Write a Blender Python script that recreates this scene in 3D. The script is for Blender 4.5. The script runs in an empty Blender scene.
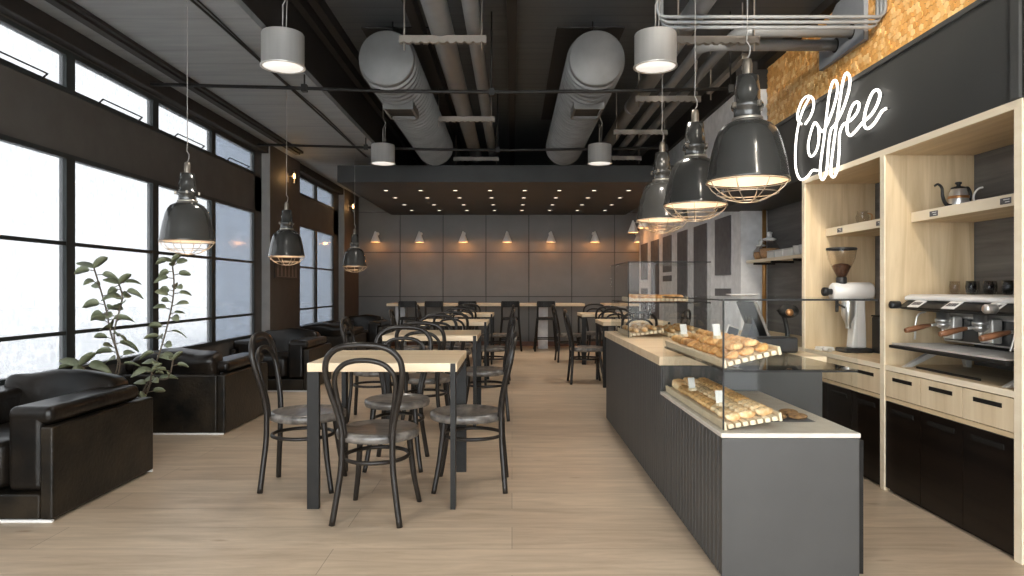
import bpy, bmesh, math, random
from mathutils import Vector, Matrix
random.seed(7)
PI = math.pi
C = bpy.context.scene.collection
F = 682.67      # focal length in pixels of a 1024 px wide frame
H = 1.135       # eye height

# ------------------------------------------------------------------ materials
def new_mat(name):
    m = bpy.data.materials.new(name); m.use_nodes = True
    nt = m.node_tree
    return m, nt, nt.nodes['Principled BSDF'], nt.nodes['Material Output']

def N(nt, typ, **kw):
    n = nt.nodes.new(typ)
    for k, v in kw.items():
        if k.startswith('i_'):
            n.inputs[k[2:].replace('_', ' ')].default_value = v
        else:
            setattr(n, k, v)
    return n

def L(nt, a, b): nt.links.new(a, b)

def mat(name, col, rough=0.5, metal=0.0, noise=0.0, nscale=8.0, stretch=(1, 1, 1), bump=0.0, bscale=None, coat=0.0, spec=0.5, col2=None, detail=4):
    m, nt, p, out = new_mat(name)
    p.inputs['Base Color'].default_value = (*col, 1)
    p.inputs['Roughness'].default_value = rough
    p.inputs['Metallic'].default_value = metal
    p.inputs['Specular IOR Level'].default_value = spec
    p.inputs['Coat Weight'].default_value = coat
    p.inputs['Coat Roughness'].default_value = 0.1
    if noise > 0 or bump > 0 or col2:
        tc = N(nt, 'ShaderNodeTexCoord'); mp = N(nt, 'ShaderNodeMapping')
        mp.inputs['Scale'].default_value = stretch
        L(nt, tc.outputs['Object'], mp.inputs['Vector'])
        nz = N(nt, 'ShaderNodeTexNoise'); nz.inputs['Scale'].default_value = nscale; nz.inputs['Detail'].default_value = detail
        L(nt, mp.outputs[0], nz.inputs['Vector'])
        if noise > 0 or col2:
            rp = N(nt, 'ShaderNodeValToRGB')
            c2 = col2 if col2 else tuple(min(1, c * (1 + noise)) for c in col)
            c1 = col if col2 else tuple(c * (1 - noise) for c in col)
            rp.color_ramp.elements[0].position = 0.32; rp.color_ramp.elements[1].position = 0.68
            rp.color_ramp.elements[0].color = (*c1, 1); rp.color_ramp.elements[1].color = (*c2, 1)
            L(nt, nz.outputs['Fac'], rp.inputs[0]); L(nt, rp.outputs[0], p.inputs['Base Color'])
        if bump > 0:
            src = nz
            if bscale:
                src = N(nt, 'ShaderNodeTexNoise'); src.inputs['Scale'].default_value = bscale
                L(nt, mp.outputs[0], src.inputs['Vector'])
            b = N(nt, 'ShaderNodeBump'); b.inputs['Strength'].default_value = bump; b.inputs['Distance'].default_value = 0.01
            L(nt, src.outputs['Fac'], b.inputs['Height']); L(nt, b.outputs[0], p.inputs['Normal'])
    return m

def emis(name, col, s):
    m, nt, p, out = new_mat(name)
    p.inputs['Base Color'].default_value = (*col, 1)
    p.inputs['Emission Color'].default_value = (*col, 1)
    p.inputs['Emission Strength'].default_value = s
    return m

def two_sided_fresnel(nt, ior=1.45):
    fr = N(nt, 'ShaderNodeFresnel'); ge = N(nt, 'ShaderNodeNewGeometry')
    mr = N(nt, 'ShaderNodeMapRange'); mr.inputs['To Min'].default_value = ior; mr.inputs['To Max'].default_value = 1 / ior
    L(nt, ge.outputs['Backfacing'], mr.inputs['Value']); L(nt, mr.outputs[0], fr.inputs['IOR'])
    return fr

def glass_mat(name, tint=(1, 1, 1), refl=1.0, rough=0.0):
    m, nt, p, out = new_mat(name); nt.nodes.remove(p)
    t = N(nt, 'ShaderNodeBsdfTransparent'); t.inputs[0].default_value = (*tint, 1)
    g = N(nt, 'ShaderNodeBsdfGlossy'); g.inputs['Roughness'].default_value = rough
    fr = two_sided_fresnel(nt)
    mu = N(nt, 'ShaderNodeMath', operation='MULTIPLY'); mu.inputs[1].default_value = refl
    L(nt, fr.outputs[0], mu.inputs[0])
    mx = N(nt, 'ShaderNodeMixShader')
    L(nt, mu.outputs[0], mx.inputs[0]); L(nt, t.outputs[0], mx.inputs[1]); L(nt, g.outputs[0], mx.inputs[2])
    L(nt, mx.outputs[0], out.inputs[0])
    return m

def window_glass():
    m, nt, p, out = new_mat('wet_window_glass'); nt.nodes.remove(p)
    tc = N(nt, 'ShaderNodeTexCoord'); mp = N(nt, 'ShaderNodeMapping'); mp.inputs['Scale'].default_value = (1, 26, 9)
    L(nt, tc.outputs['Object'], mp.inputs[0])
    nz = N(nt, 'ShaderNodeTexNoise'); nz.inputs['Scale'].default_value = 2.0; nz.inputs['Detail'].default_value = 8; nz.inputs['Roughness'].default_value = 0.7
    L(nt, mp.outputs[0], nz.inputs['Vector'])
    rp = N(nt, 'ShaderNodeValToRGB'); rp.color_ramp.elements[0].position = 0.40; rp.color_ramp.elements[1].position = 0.70
    rp.color_ramp.elements[0].color = (0.345, 0.348, 0.35, 1); rp.color_ramp.elements[1].color = (0.272, 0.28, 0.288, 1)
    L(nt, nz.outputs['Fac'], rp.inputs[0])
    t = N(nt, 'ShaderNodeBsdfTransparent'); L(nt, rp.outputs[0], t.inputs[0])
    d = N(nt, 'ShaderNodeBsdfTranslucent'); d.inputs[0].default_value = (0.3, 0.305, 0.31, 1)
    g = N(nt, 'ShaderNodeBsdfGlossy'); g.inputs['Roughness'].default_value = 0.08
    m1 = N(nt, 'ShaderNodeMixShader'); m1.inputs[0].default_value = 0.12
    L(nt, t.outputs[0], m1.inputs[1]); L(nt, d.outputs[0], m1.inputs[2])
    fr = two_sided_fresnel(nt); mu = N(nt, 'ShaderNodeMath', operation='MULTIPLY'); mu.inputs[1].default_value = 0.5
    L(nt, fr.outputs[0], mu.inputs[0])
    m2 = N(nt, 'ShaderNodeMixShader'); L(nt, mu.outputs[0], m2.inputs[0]); L(nt, m1.outputs[0], m2.inputs[1]); L(nt, g.outputs[0], m2.inputs[2])
    L(nt, m2.outputs[0], out.inputs[0])
    return m

def floor_mat():
    m, nt, p, out = new_mat('oak_floorboards')
    tc = N(nt, 'ShaderNodeTexCoord')
    br = N(nt, 'ShaderNodeTexBrick', offset=0.37)
    br.inputs['Scale'].default_value = 1.0
    br.inputs['Brick Width'].default_value = 2.1; br.inputs['Row Height'].default_value = 0.27
    br.inputs['Mortar Size'].default_value = 0.0022; br.inputs['Mortar Smooth'].default_value = 0.4
    br.inputs['Color1'].default_value = (0.53, 0.41, 0.295, 1); br.inputs['Color2'].default_value = (0.61, 0.485, 0.355, 1)
    br.inputs['Mortar'].default_value = (0.32, 0.25, 0.18, 1)
    L(nt, tc.outputs['Object'], br.inputs['Vector'])
    mp = N(nt, 'ShaderNodeMapping'); mp.inputs['Scale'].default_value = (1.3, 9, 1)
    L(nt, tc.outputs['Object'], mp.inputs[0])
    nz = N(nt, 'ShaderNodeTexNoise'); nz.inputs['Scale'].default_value = 1.6; nz.inputs['Detail'].default_value = 9; nz.inputs['Roughness'].default_value = 0.65; nz.inputs['Distortion'].default_value = 0.6
    L(nt, mp.outputs[0], nz.inputs['Vector'])
    rp = N(nt, 'ShaderNodeValToRGB'); rp.color_ramp.elements[0].position = 0.3; rp.color_ramp.elements[1].position = 0.72
    rp.color_ramp.elements[0].color = (0.72, 0.70, 0.67, 1); rp.color_ramp.elements[1].color = (1.1, 1.1, 1.1, 1)
    L(nt, nz.outputs['Fac'], rp.inputs[0])
    mx = N(nt, 'ShaderNodeMixRGB', blend_type='MULTIPLY'); mx.inputs[0].default_value = 1
    L(nt, br.outputs['Color'], mx.inputs[1]); L(nt, rp.outputs[0], mx.inputs[2])
    # knots
    mk = N(nt, 'ShaderNodeMapping'); mk.inputs['Scale'].default_value = (1.6, 4.6, 1); L(nt, tc.outputs['Object'], mk.inputs[0])
    vo = N(nt, 'ShaderNodeTexVoronoi'); vo.inputs['Scale'].default_value = 1.4; L(nt, mk.outputs[0], vo.inputs['Vector'])
    rk = N(nt, 'ShaderNodeValToRGB'); rk.color_ramp.elements[0].position = 0.03; rk.color_ramp.elements[1].position = 0.12
    rk.color_ramp.elements[0].color = (0.6, 0.54, 0.48, 1); rk.color_ramp.elements[1].color = (1, 1, 1, 1)
    L(nt, vo.outputs['Distance'], rk.inputs[0])
    mx2 = N(nt, 'ShaderNodeMixRGB', blend_type='MULTIPLY'); mx2.inputs[0].default_value = 0.9
    L(nt, mx.outputs[0], mx2.inputs[1]); L(nt, rk.outputs[0], mx2.inputs[2])
    L(nt, mx2.outputs[0], p.inputs['Base Color'])
    p.inputs['Roughness'].default_value = 0.38
    b = N(nt, 'ShaderNodeBump'); b.inputs['Strength'].default_value = 0.12; b.inputs['Distance'].default_value = 0.004
    L(nt, nz.outputs['Fac'], b.inputs['Height']); L(nt, b.outputs[0], p.inputs['Normal'])
    return m

def wood_mat(name, c1, c2, axis=2, rough=0.5, freq=1.0):
    st = [14 * freq] * 3; st[axis] = 0.9 * freq
    m, nt, p, out = new_mat(name)
    tc = N(nt, 'ShaderNodeTexCoord'); mp = N(nt, 'ShaderNodeMapping'); mp.inputs['Scale'].default_value = st
    L(nt, tc.outputs['Object'], mp.inputs[0])
    nz = N(nt, 'ShaderNodeTexNoise'); nz.inputs['Scale'].default_value = 1.0; nz.inputs['Detail'].default_value = 7; nz.inputs['Roughness'].default_value = 0.62; nz.inputs['Distortion'].default_value = 0.7
    L(nt, mp.outputs[0], nz.inputs['Vector'])
    rp = N(nt, 'ShaderNodeValToRGB'); rp.color_ramp.elements[0].position = 0.3; rp.color_ramp.elements[1].position = 0.7
    rp.color_ramp.elements[0].color = (*c1, 1); rp.color_ramp.elements[1].color = (*c2, 1)
    L(nt, nz.outputs['Fac'], rp.inputs[0]); L(nt, rp.outputs[0], p.inputs['Base Color'])
    p.inputs['Roughness'].default_value = rough
    b = N(nt, 'ShaderNodeBump'); b.inputs['Strength'].default_value = 0.1; b.inputs['Distance'].default_value = 0.003
    L(nt, nz.outputs['Fac'], b.inputs['Height']); L(nt, b.outputs[0], p.inputs['Normal'])
    return m

def board_mat(name, col, pitch, rough=0.6, dark=0.55, axis='Y'):
    m, nt, p, out = new_mat(name)
    tc = N(nt, 'ShaderNodeTexCoord')
    wv = N(nt, 'ShaderNodeTexWave', wave_type='BANDS', bands_direction=axis, wave_profile='SAW')
    wv.inputs['Scale'].default_value = 2 * PI / 20 / pitch * 1.0
    L(nt, tc.outputs['Object'], wv.inputs['Vector'])
    rp = N(nt, 'ShaderNodeValToRGB'); rp.color_ramp.elements[0].position = 0.0; rp.color_ramp.elements[1].position = 0.14
    rp.color_ramp.elements[0].color = (dark, dark, dark, 1); rp.color_ramp.elements[1].color = (1, 1, 1, 1)
    L(nt, wv.outputs['Fac'], rp.inputs[0])
    nz = N(nt, 'ShaderNodeTexNoise'); nz.inputs['Scale'].default_value = 2.5; nz.inputs['Detail'].default_value = 5
    mp = N(nt, 'ShaderNodeMapping'); mp.inputs['Scale'].default_value = (0.6, 6, 1); L(nt, tc.outputs['Object'], mp.inputs[0]); L(nt, mp.outputs[0], nz.inputs['Vector'])
    r2 = N(nt, 'ShaderNodeValToRGB'); r2.color_ramp.elements[0].color = (*[c * 0.75 for c in col], 1); r2.color_ramp.elements[1].color = (*[c * 1.25 for c in col], 1)
    L(nt, nz.outputs['Fac'], r2.inputs[0])
    mx = N(nt, 'ShaderNodeMixRGB', blend_type='MULTIPLY'); mx.inputs[0].default_value = 1
    L(nt, r2.outputs[0], mx.inputs[1]); L(nt, rp.outputs[0], mx.inputs[2]); L(nt, mx.outputs[0], p.inputs['Base Color'])
    p.inputs['Roughness'].default_value = rough
    b = N(nt, 'ShaderNodeBump'); b.inputs['Strength'].default_value = 0.4; b.inputs['Distance'].default_value = 0.01
    L(nt, rp.outputs[0], b.inputs['Height']); L(nt, b.outputs[0], p.inputs['Normal'])
    return m

def hex_mat():
    m, nt, p, out = new_mat('honey_wood_hexagons')
    ge = N(nt, 'ShaderNodeNewGeometry')
    rp = N(nt, 'ShaderNodeValToRGB')
    e = rp.color_ramp.elements
    e[0].position = 0; e[0].color = (0.70, 0.35, 0.10, 1); e[1].position = 1; e[1].color = (0.98, 0.68, 0.32, 1)
    x = e.new(0.5); x.color = (0.84, 0.45, 0.14, 1)
    L(nt, ge.outputs['Random Per Island'], rp.inputs[0]); L(nt, rp.outputs[0], p.inputs['Base Color'])
    p.inputs['Roughness'].default_value = 0.5
    return m

M = {}
M['floor'] = floor_mat()
M['ceil_dark'] = board_mat('dark_ceiling_boards', (0.078, 0.084, 0.088), 0.16, dark=0.75)
M['ceil_grey'] = board_mat('grey_ceiling_boards', (0.28, 0.295, 0.305), 0.30, dark=0.86)
M['soffit'] = mat('charcoal_soffit_paint', (0.026, 0.0275, 0.0275), 0.6, noise=0.12, nscale=3)
M['wall_dark'] = mat('dark_brown_grey_plaster', (0.085, 0.077, 0.070), 0.7, noise=0.12, nscale=5)
M['riser'] = mat('dark_brown_riser_paint', (0.018, 0.015, 0.013), 0.7, noise=0.1, nscale=4)
M['panel'] = mat('grey_back_wall_panel', (0.162, 0.166, 0.165), 0.55, noise=0.05, nscale=4)
M['groove'] = mat('dark_groove', (0.05, 0.05, 0.05), 0.8, noise=0.1)
M['pillar'] = mat('grey_pillar_plaster', (0.30, 0.29, 0.28), 0.7, noise=0.08, nscale=6)
M['pillar_dark'] = mat('brown_pillar_plaster', (0.07, 0.058, 0.05), 0.7, noise=0.1, nscale=6)
M['frame'] = mat('charcoal_window_frame', (0.025, 0.029, 0.029), 0.5, noise=0.1, nscale=12, spec=.3)
M['black'] = mat('black_metal', (0.012, 0.011, 0.010), 0.5, noise=0.2, nscale=20, spec=.3)
M['black_pl'] = mat('black_plastic', (0.02, 0.02, 0.021), 0.4, noise=0.1)
M['chair'] = mat('dark_bronze_bentwood', (0.017, 0.0135, 0.011), 0.36, noise=0.25, nscale=14, spec=.4)
M['seat'] = mat('worn_grey_seat_wood', (0.045, 0.041, 0.037), 0.3, noise=0.0, nscale=7, stretch=(1, 3, 3), col2=(0.25, 0.225, 0.20), coat=0.3)
M['oak'] = wood_mat('light_oak_upright', (0.53, 0.39, 0.225), (0.78, 0.63, 0.42), 2)
M['oak_edge'] = wood_mat('pale_oak_edge', (0.82, 0.70, 0.52), (0.90, 0.80, 0.63), 1)
M['oak_h'] = wood_mat('light_oak_horizontal', (0.58, 0.43, 0.255), (0.78, 0.63, 0.42), 1)
M['oak_dr'] = wood_mat('light_oak_drawer', (0.62, 0.48, 0.30), (0.78, 0.65, 0.46), 2)
M['table'] = wood_mat('pale_pine_tabletop', (0.72, 0.53, 0.33), (0.90, 0.74, 0.52), 0, rough=0.4, freq=0.8)
M['darkwood'] = wood_mat('dark_grey_wood', (0.075, 0.073, 0.071), (0.17, 0.165, 0.158), 1, rough=0.6)
M['blackwood'] = wood_mat('black_cabinet_wood', (0.004, 0.003, 0.0025), (0.016, 0.010, 0.007), 1, rough=0.3)
M['blackwood'].node_tree.nodes['Principled BSDF'].inputs['Specular IOR Level'].default_value = .25
M['leather'] = mat('black_leather', (0.003, 0.003, 0.003), 0.3, noise=0.0, nscale=4.2, col2=(0.017, 0.012, 0.008), bump=0.35, bscale=14, spec=.35)
M['leather_pan'] = mat('charcoal_leather_panel', (0.004, 0.004, 0.0035), 0.36, nscale=6.0, col2=(0.026, 0.019, 0.012), bump=0.2, bscale=40, spec=.35)
M['alu'] = mat('brushed_aluminium', (0.74, 0.72, 0.69), 0.42, metal=0.6, noise=0.06, nscale=20, stretch=(1, 1, 0.05))
M['galv'] = mat('galvanised_duct', (0.17, 0.17, 0.168), 0.55, metal=0.3, noise=0.15, nscale=5)
M['pipe'] = mat('grey_painted_pipe', (0.25, 0.262, 0.272), 0.5, metal=0.2, noise=0.08, nscale=5)
M['bracket'] = mat('zinc_channel', (0.24, 0.21, 0.18), 0.5, metal=0.2, noise=0.08, nscale=9)
M['plate'] = mat('blue_grey_plate', (0.26, 0.28, 0.31), 0.5, noise=0.06, nscale=6)
M['concrete'] = mat('pale_concrete', (0.72, 0.725, 0.74), 0.75, noise=0.12, nscale=9, bump=0.15)
M['slot'] = mat('grey_slot_board', (0.12, 0.115, 0.12), 0.8, noise=0.15, nscale=12)
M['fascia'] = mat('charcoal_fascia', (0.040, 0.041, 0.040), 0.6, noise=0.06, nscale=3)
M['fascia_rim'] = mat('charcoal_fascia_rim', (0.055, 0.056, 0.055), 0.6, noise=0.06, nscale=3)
M['hex'] = hex_mat()
M['counter'] = mat('grey_counter_laminate', (0.066, 0.064, 0.062), 0.5, noise=0.05, nscale=5)
M['stone'] = mat('pale_stone_top', (0.62, 0.56, 0.48), 0.3, nscale=14, col2=(0.74, 0.69, 0.62), detail=8)
M['white'] = mat('white_enamel', (0.80, 0.79, 0.77), 0.35, noise=0.02)
M['paper'] = mat('white_card', (0.88, 0.86, 0.82), 0.7, noise=0.02)
M['ceramic'] = mat('white_ceramic', (0.82, 0.80, 0.77), 0.2, noise=0.02)
M['shade'] = mat('dark_grey_enamel', (0.042, 0.041, 0.038), 0.2, noise=0.08, nscale=5, coat=0.5)
M['shade_in'] = mat('cream_enamel', (0.85, 0.80, 0.72), 0.45, noise=0.02)
M['socket'] = mat('bronze_socket', (0.22, 0.19, 0.155), 0.35, metal=0.6, noise=0.1)
M['wire'] = mat('nickel_wire', (0.50, 0.46, 0.40), 0.35, metal=0.8, noise=0.05)
M['cord'] = mat('grey_cable', (0.35, 0.33, 0.31), 0.6, noise=0.05)
M['steel'] = mat('polished_steel', (0.72, 0.71, 0.69), 0.28, metal=0.85, noise=0.05)
M['copper'] = mat('copper', (0.62, 0.32, 0.14), 0.3, metal=0.9, noise=0.08)
M['copper_pipe'] = mat('aged_copper_pipe', (0.45, 0.24, 0.08), 0.4, metal=0.5, noise=0.12)
M['walnut'] = mat('walnut_handle', (0.20, 0.09, 0.045), 0.4, noise=0.25, nscale=14)
M['glass'] = glass_mat('clear_case_glass', (0.965, 0.975, 0.97), 0.28)
M['glass_dark'] = glass_mat('smoky_shelf_glass', (0.66, 0.66, 0.65), 0.8)
M['jar'] = glass_mat('thin_jar_glass', (0.92, 0.90, 0.88), 1.0)
M['tumbler'] = glass_mat('grey_tumbler_glass', (0.66, 0.67, 0.69), 1.0)
M['window'] = window_glass()
M['bread'] = mat('golden_crust', (0.55, 0.23, 0.055), 0.45, nscale=30, col2=(0.88, 0.56, 0.24), bump=0.3, bscale=60)
M['bread2'] = mat('pale_crust', (0.70, 0.38, 0.14), 0.5, nscale=30, col2=(0.93, 0.73, 0.46), bump=0.3, bscale=60)
M['bread3'] = mat('dark_crust', (0.30, 0.13, 0.05), 0.5, nscale=25, col2=(0.55, 0.30, 0.12), bump=0.3, bscale=60)
M['tray'] = mat('pale_beech_tray', (0.78, 0.62, 0.42), 0.5, nscale=9, stretch=(1, 0.2, 1), col2=(0.88, 0.75, 0.55))
M['leaf'] = mat('dusty_green_leaf', (0.13, 0.15, 0.085), 0.45, nscale=12, col2=(0.22, 0.24, 0.15))
M['stem'] = mat('brown_stem', (0.10, 0.075, 0.05), 0.7, noise=0.2)
M['pot'] = mat('charcoal_pot', (0.05, 0.05, 0.05), 0.6, noise=0.1)
M['soil'] = mat('potting_soil', (0.03, 0.022, 0.016), 0.9, noise=0.3, nscale=40)
M['beans'] = mat('roasted_coffee_beans', (0.035, 0.014, 0.008), 0.4, nscale=60, col2=(0.10, 0.042, 0.02), bump=0.8, bscale=90)
M['amber'] = mat('amber_coffee', (0.28, 0.12, 0.05), 0.25, noise=0.1)
M['screen'] = mat('dark_screen', (0.04, 0.043, 0.05), 0.15, noise=0.05)
M['matte'] = mat('matte_black_plastic', (0.012, 0.012, 0.013), 0.7, noise=0.1, spec=.15)
M['picture'] = mat('dark_print', (0.022, 0.016, 0.014), 0.5, noise=0.2)
M['print_pale'] = mat('pale_print_ink', (0.14, 0.12, 0.115), 0.5, noise=0.1)
for k in ('bread', 'bread2', 'bread3'):
    nt = M[k].node_tree; p = nt.nodes['Principled BSDF']; src = p.inputs['Base Color'].links[0].from_socket
    oi = N(nt, 'ShaderNodeObjectInfo'); mr = N(nt, 'ShaderNodeMapRange'); mr.inputs['To Min'].default_value = .85; mr.inputs['To Max'].default_value = 1.2
    hs = N(nt, 'ShaderNodeHueSaturation'); L(nt, oi.outputs['Random'], mr.inputs['Value']); L(nt, mr.outputs[0], hs.inputs['Value'])
    L(nt, src, hs.inputs['Color']); L(nt, hs.outputs[0], p.inputs['Base Color'])
M['jar_fill'] = mat('biscuit_pieces', (0.62, 0.36, 0.17), 0.6, noise=0.2, nscale=50)
M['cookie'] = mat('seeded_cookie', (0.45, 0.24, 0.09), 0.7, nscale=60, col2=(0.16, 0.08, 0.035), bump=0.5, bscale=70)
M['skirt'] = mat('reddish_wood_skirting', (0.16, 0.075, 0.045), 0.5, noise=0.15, nscale=6)
M['out_ground'] = mat('pale_paving_outside', (0.92, 0.92, 0.92), 0.8, noise=0.03, nscale=1)
M['out_build'] = mat('blue_grey_facade', (0.19, 0.245, 0.33), 0.6, noise=0.1, nscale=1.2, stretch=(3, 3, 1))
M['bulb'] = emis('warm_bulb', (1.0, 0.66, 0.36), 3)
M['bulb_wall'] = emis('warm_wall_bulb', (1.0, 0.60, 0.25), 4)
M['down'] = emis('downlight_lens', (1.0, 0.86, 0.68), 2)
M['diffuser'] = emis('lamp_diffuser', (1.0, 0.95, 0.88), 0.55)
M['neon'] = emis('white_neon', (1.0, 0.97, 0.92), 1.5)
M['bulb_cone'] = emis('orange_bulb', (1.0, 0.5, 0.18), 1.5)

# ------------------------------------------------------------------ mesh helpers
class MB:
    def __init__(s): s.b = bmesh.new()
    def box(s, x0, x1, y0, y1, z0, z1, mtx=None):
        vs = [s.b.verts.new((x, y, z)) for x in (x0, x1) for y in (y0, y1) for z in (z0, z1)]
        for f in ((0, 1, 3, 2), (4, 6, 7, 5), (0, 4, 5, 1), (2, 3, 7, 6), (0, 2, 6, 4), (1, 5, 7, 3)):
            s.b.faces.new([vs[i] for i in f])
        if mtx is not None:
            for v in vs: v.co = mtx @ v.co
        return s
    def tube(s, pts, r, n=10, caps=True, closed=False):
        pts = [Vector(p) for p in pts]; k = len(pts)
        rr = r if isinstance(r, (list, tuple)) else [r] * k
        rings = []; up = None
        for i in range(k):
            if closed: t = pts[(i + 1) % k] - pts[i - 1]
            elif i == 0: t = pts[1] - pts[0]
            elif i == k - 1: t = pts[-1] - pts[-2]
            else: t = (pts[i + 1] - pts[i]).normalized() + (pts[i] - pts[i - 1]).normalized()
            if t.length < 1e-9: t = Vector((0, 0, 1))
            t.normalize()
            if up is None:
                a = Vector((0, 0, 1)) if abs(t.z) < 0.9 else Vector((1, 0, 0))
                up = (a - t * a.dot(t)).normalized()
            else:
                up = up - t * up.dot(t)
                if up.length < 1e-6: up = t.orthogonal()
                up.normalize()
            w = t.cross(up)
            rings.append([s.b.verts.new(pts[i] + (up * math.cos(2 * PI * j / n) + w * math.sin(2 * PI * j / n)) * rr[i]) for j in range(n)])
        rng = range(k) if closed else range(k - 1)
        for i in rng:
            a, b = rings[i], rings[(i + 1) % k]
            for j in range(n):
                f = s.b.faces.new((a[j], a[(j + 1) % n], b[(j + 1) % n], b[j])); f.smooth = True
        if caps and not closed:
            s.b.faces.new(rings[0][::-1]); s.b.faces.new(rings[-1])
        return s
    def lathe(s, prof, n=32, mtx=None, sx=1, sy=1, smooth=True):
        rings = []
        for r, z in prof:
            if r < 1e-6:
                v = s.b.verts.new((0, 0, z)); rings.append([v])
            else:
                rings.append([s.b.verts.new((r * sx * math.cos(2 * PI * j / n), r * sy * math.sin(2 * PI * j / n), z)) for j in range(n)])
        for a, b in zip(rings, rings[1:]):
            for j in range(n):
                j2 = (j + 1) % n
                if len(a) == 1 and len(b) == 1: continue
                if len(a) == 1: f = s.b.faces.new((a[0], b[j2], b[j]))
                elif len(b) == 1: f = s.b.faces.new((a[j], a[j2], b[0]))
                else: f = s.b.faces.new((a[j], a[j2], b[j2], b[j]))
                f.smooth = smooth
        if mtx is not None:
            for rg in rings:
                for v in rg: v.co = mtx @ v.co
        return s
    def prism(s, poly, h0, h1, axis='z'):
        def P(u, v, h): return {'z': (u, v, h), 'x': (h, u, v), 'y': (u, h, v)}[axis]
        a = [s.b.verts.new(P(u, v, h0)) for u, v in poly]; b = [s.b.verts.new(P(u, v, h1)) for u, v in poly]
        n = len(poly)
        s.b.faces.new(a[::-1]); s.b.faces.new(b)
        for i in range(n): s.b.faces.new((a[i], a[(i + 1) % n], b[(i + 1) % n], b[i]))
        return s
    def blob(s, cx, cy, cz, rx, ry, rz, seg=14, rings=8, p=2.0, mtx=None):
        """superellipsoid"""
        def sg(v, e): return math.copysign(abs(v) ** e, v)
        e = 2.0 / p
        prof = []
        vs = []
        for i in range(rings + 1):
            ph = -PI / 2 + PI * i / rings
            row = []
            for j in range(seg):
                th = 2 * PI * j / seg
                row.append((cx + rx * sg(math.cos(ph), e) * sg(math.cos(th), e), cy + ry * sg(math.cos(ph), e) * sg(math.sin(th), e), cz + rz * sg(math.sin(ph), e)))
            vs.append(row)
        bot = s.b.verts.new(vs[0][0]); top = s.b.verts.new(vs[-1][0])
        rg = [[s.b.verts.new(c) for c in row] for row in vs[1:-1]]
        al = [bot, top] + [v for r in rg for v in r]
        for j in range(seg):
            j2 = (j + 1) % seg
            f = s.b.faces.new((bot, rg[0][j2], rg[0][j])); f.smooth = True
            f = s.b.faces.new((top, rg[-1][j], rg[-1][j2])); f.smooth = True
            for a, b in zip(rg, rg[1:]):
                f = s.b.faces.new((a[j], a[j2], b[j2], b[j])); f.smooth = True
        if mtx is not None:
            for v in al: v.co = mtx @ v.co
        return s
    def sheet(s, x0, x1, y0, y1, z): return s

def obj(name, mb, m, parent=None, bevel=0.0, seg=2, sub=0, kind=None, label=None, loc=None):
    bmesh.ops.recalc_face_normals(mb.b, faces=mb.b.faces)
    me = bpy.data.meshes.new(name); mb.b.to_mesh(me); mb.b.free()
    me.materials.append(M[m] if isinstance(m, str) else m)
    o = bpy.data.objects.new(name, me); C.objects.link(o)
    if parent is not None: o.parent = parent
    if loc: o.location = loc
    if bevel > 0:
        md = o.modifiers.new('Bevel', 'BEVEL'); md.width = bevel; md.segments = seg; md.limit_method = 'ANGLE'; md.angle_limit = 0.6
    if sub:
        md = o.modifiers.new('Subdivision', 'SUBSURF'); md.levels = sub; md.render_levels = sub
    if bevel > 0 or sub:
        for p in me.polygons: p.use_smooth = True
        if not sub:
            wn = o.modifiers.new('WeightedNormal', 'WEIGHTED_NORMAL'); wn.keep_sharp = False
    if kind: o['kind'] = kind
    if label: o['label'] = label
    return o

def thing(name, label, cat, loc=(0, 0, 0), rz=0.0, group=None):
    o = bpy.data.objects.new(name, None); C.objects.link(o)
    o.empty_display_size = 0.1
    o.location = loc; o.rotation_euler = (0, 0, rz)
    o['label'] = label; o['category'] = cat
    if group: o['group'] = group
    return o

def tag(o, label, cat, group=None):
    o['label'] = label; o['category'] = cat
    if group: o['group'] = group
    return o

def dup(root, loc, rz, label, group=None, scale=None):
    r = root.copy(); C.objects.link(r); r.location = loc; r.rotation_euler = (0, 0, rz)
    r['label'] = label
    if group: r['group'] = group
    if scale: r.scale = scale
    for ch in list(root.children):
        c = ch.copy(); C.objects.link(c); c.parent = r
        for g in list(ch.children):
            d = g.copy(); C.objects.link(d); d.parent = c
    return r

def struct(name, mb, m, parent=None, bevel=0.0):
    return obj(name, mb, m, parent, bevel=bevel, kind='structure')

def light(name, typ, loc, energy, col, parent=None, radius=0.03, spot=None, blend=0.5, rot=None):
    d = bpy.data.lights.new(name, typ); d.energy = energy; d.color = col
    if typ in ('POINT', 'SPOT'): d.shadow_soft_size = radius
    if typ == 'SPOT': d.spot_size = spot; d.spot_blend = blend
    o = bpy.data.objects.new(name, d); C.objects.link(o); o.location = loc
    if rot: o.rotation_euler = rot
    if parent: o.parent = parent
    return o

def smooth_path(pts, k=6, closed=False):
    """Catmull-Rom through pts"""
    P = [Vector(p) for p in pts]; n = len(P); out = []
    rng = n if closed else n - 1
    for i in range(rng):
        if closed: a, b, c, d = P[i - 1], P[i], P[(i + 1) % n], P[(i + 2) % n]
        else: a, b, c, d = P[max(i - 1, 0)], P[i], P[i + 1], P[min(i + 2, n - 1)]
        for j in range(k):
            t = j / k
            out.append(0.5 * ((2 * b) + (c - a) * t + (2 * a - 5 * b + 4 * c - d) * t * t + (3 * b - a - 3 * c + d) * t ** 3))
    if not closed: out.append(P[-1])
    return out

ORD = ['first', 'second', 'third', 'fourth', 'fifth', 'sixth', 'seventh', 'eighth', 'ninth', 'tenth', 'eleventh', 'twelfth', 'thirteenth', 'fourteenth', 'fifteenth']

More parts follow.
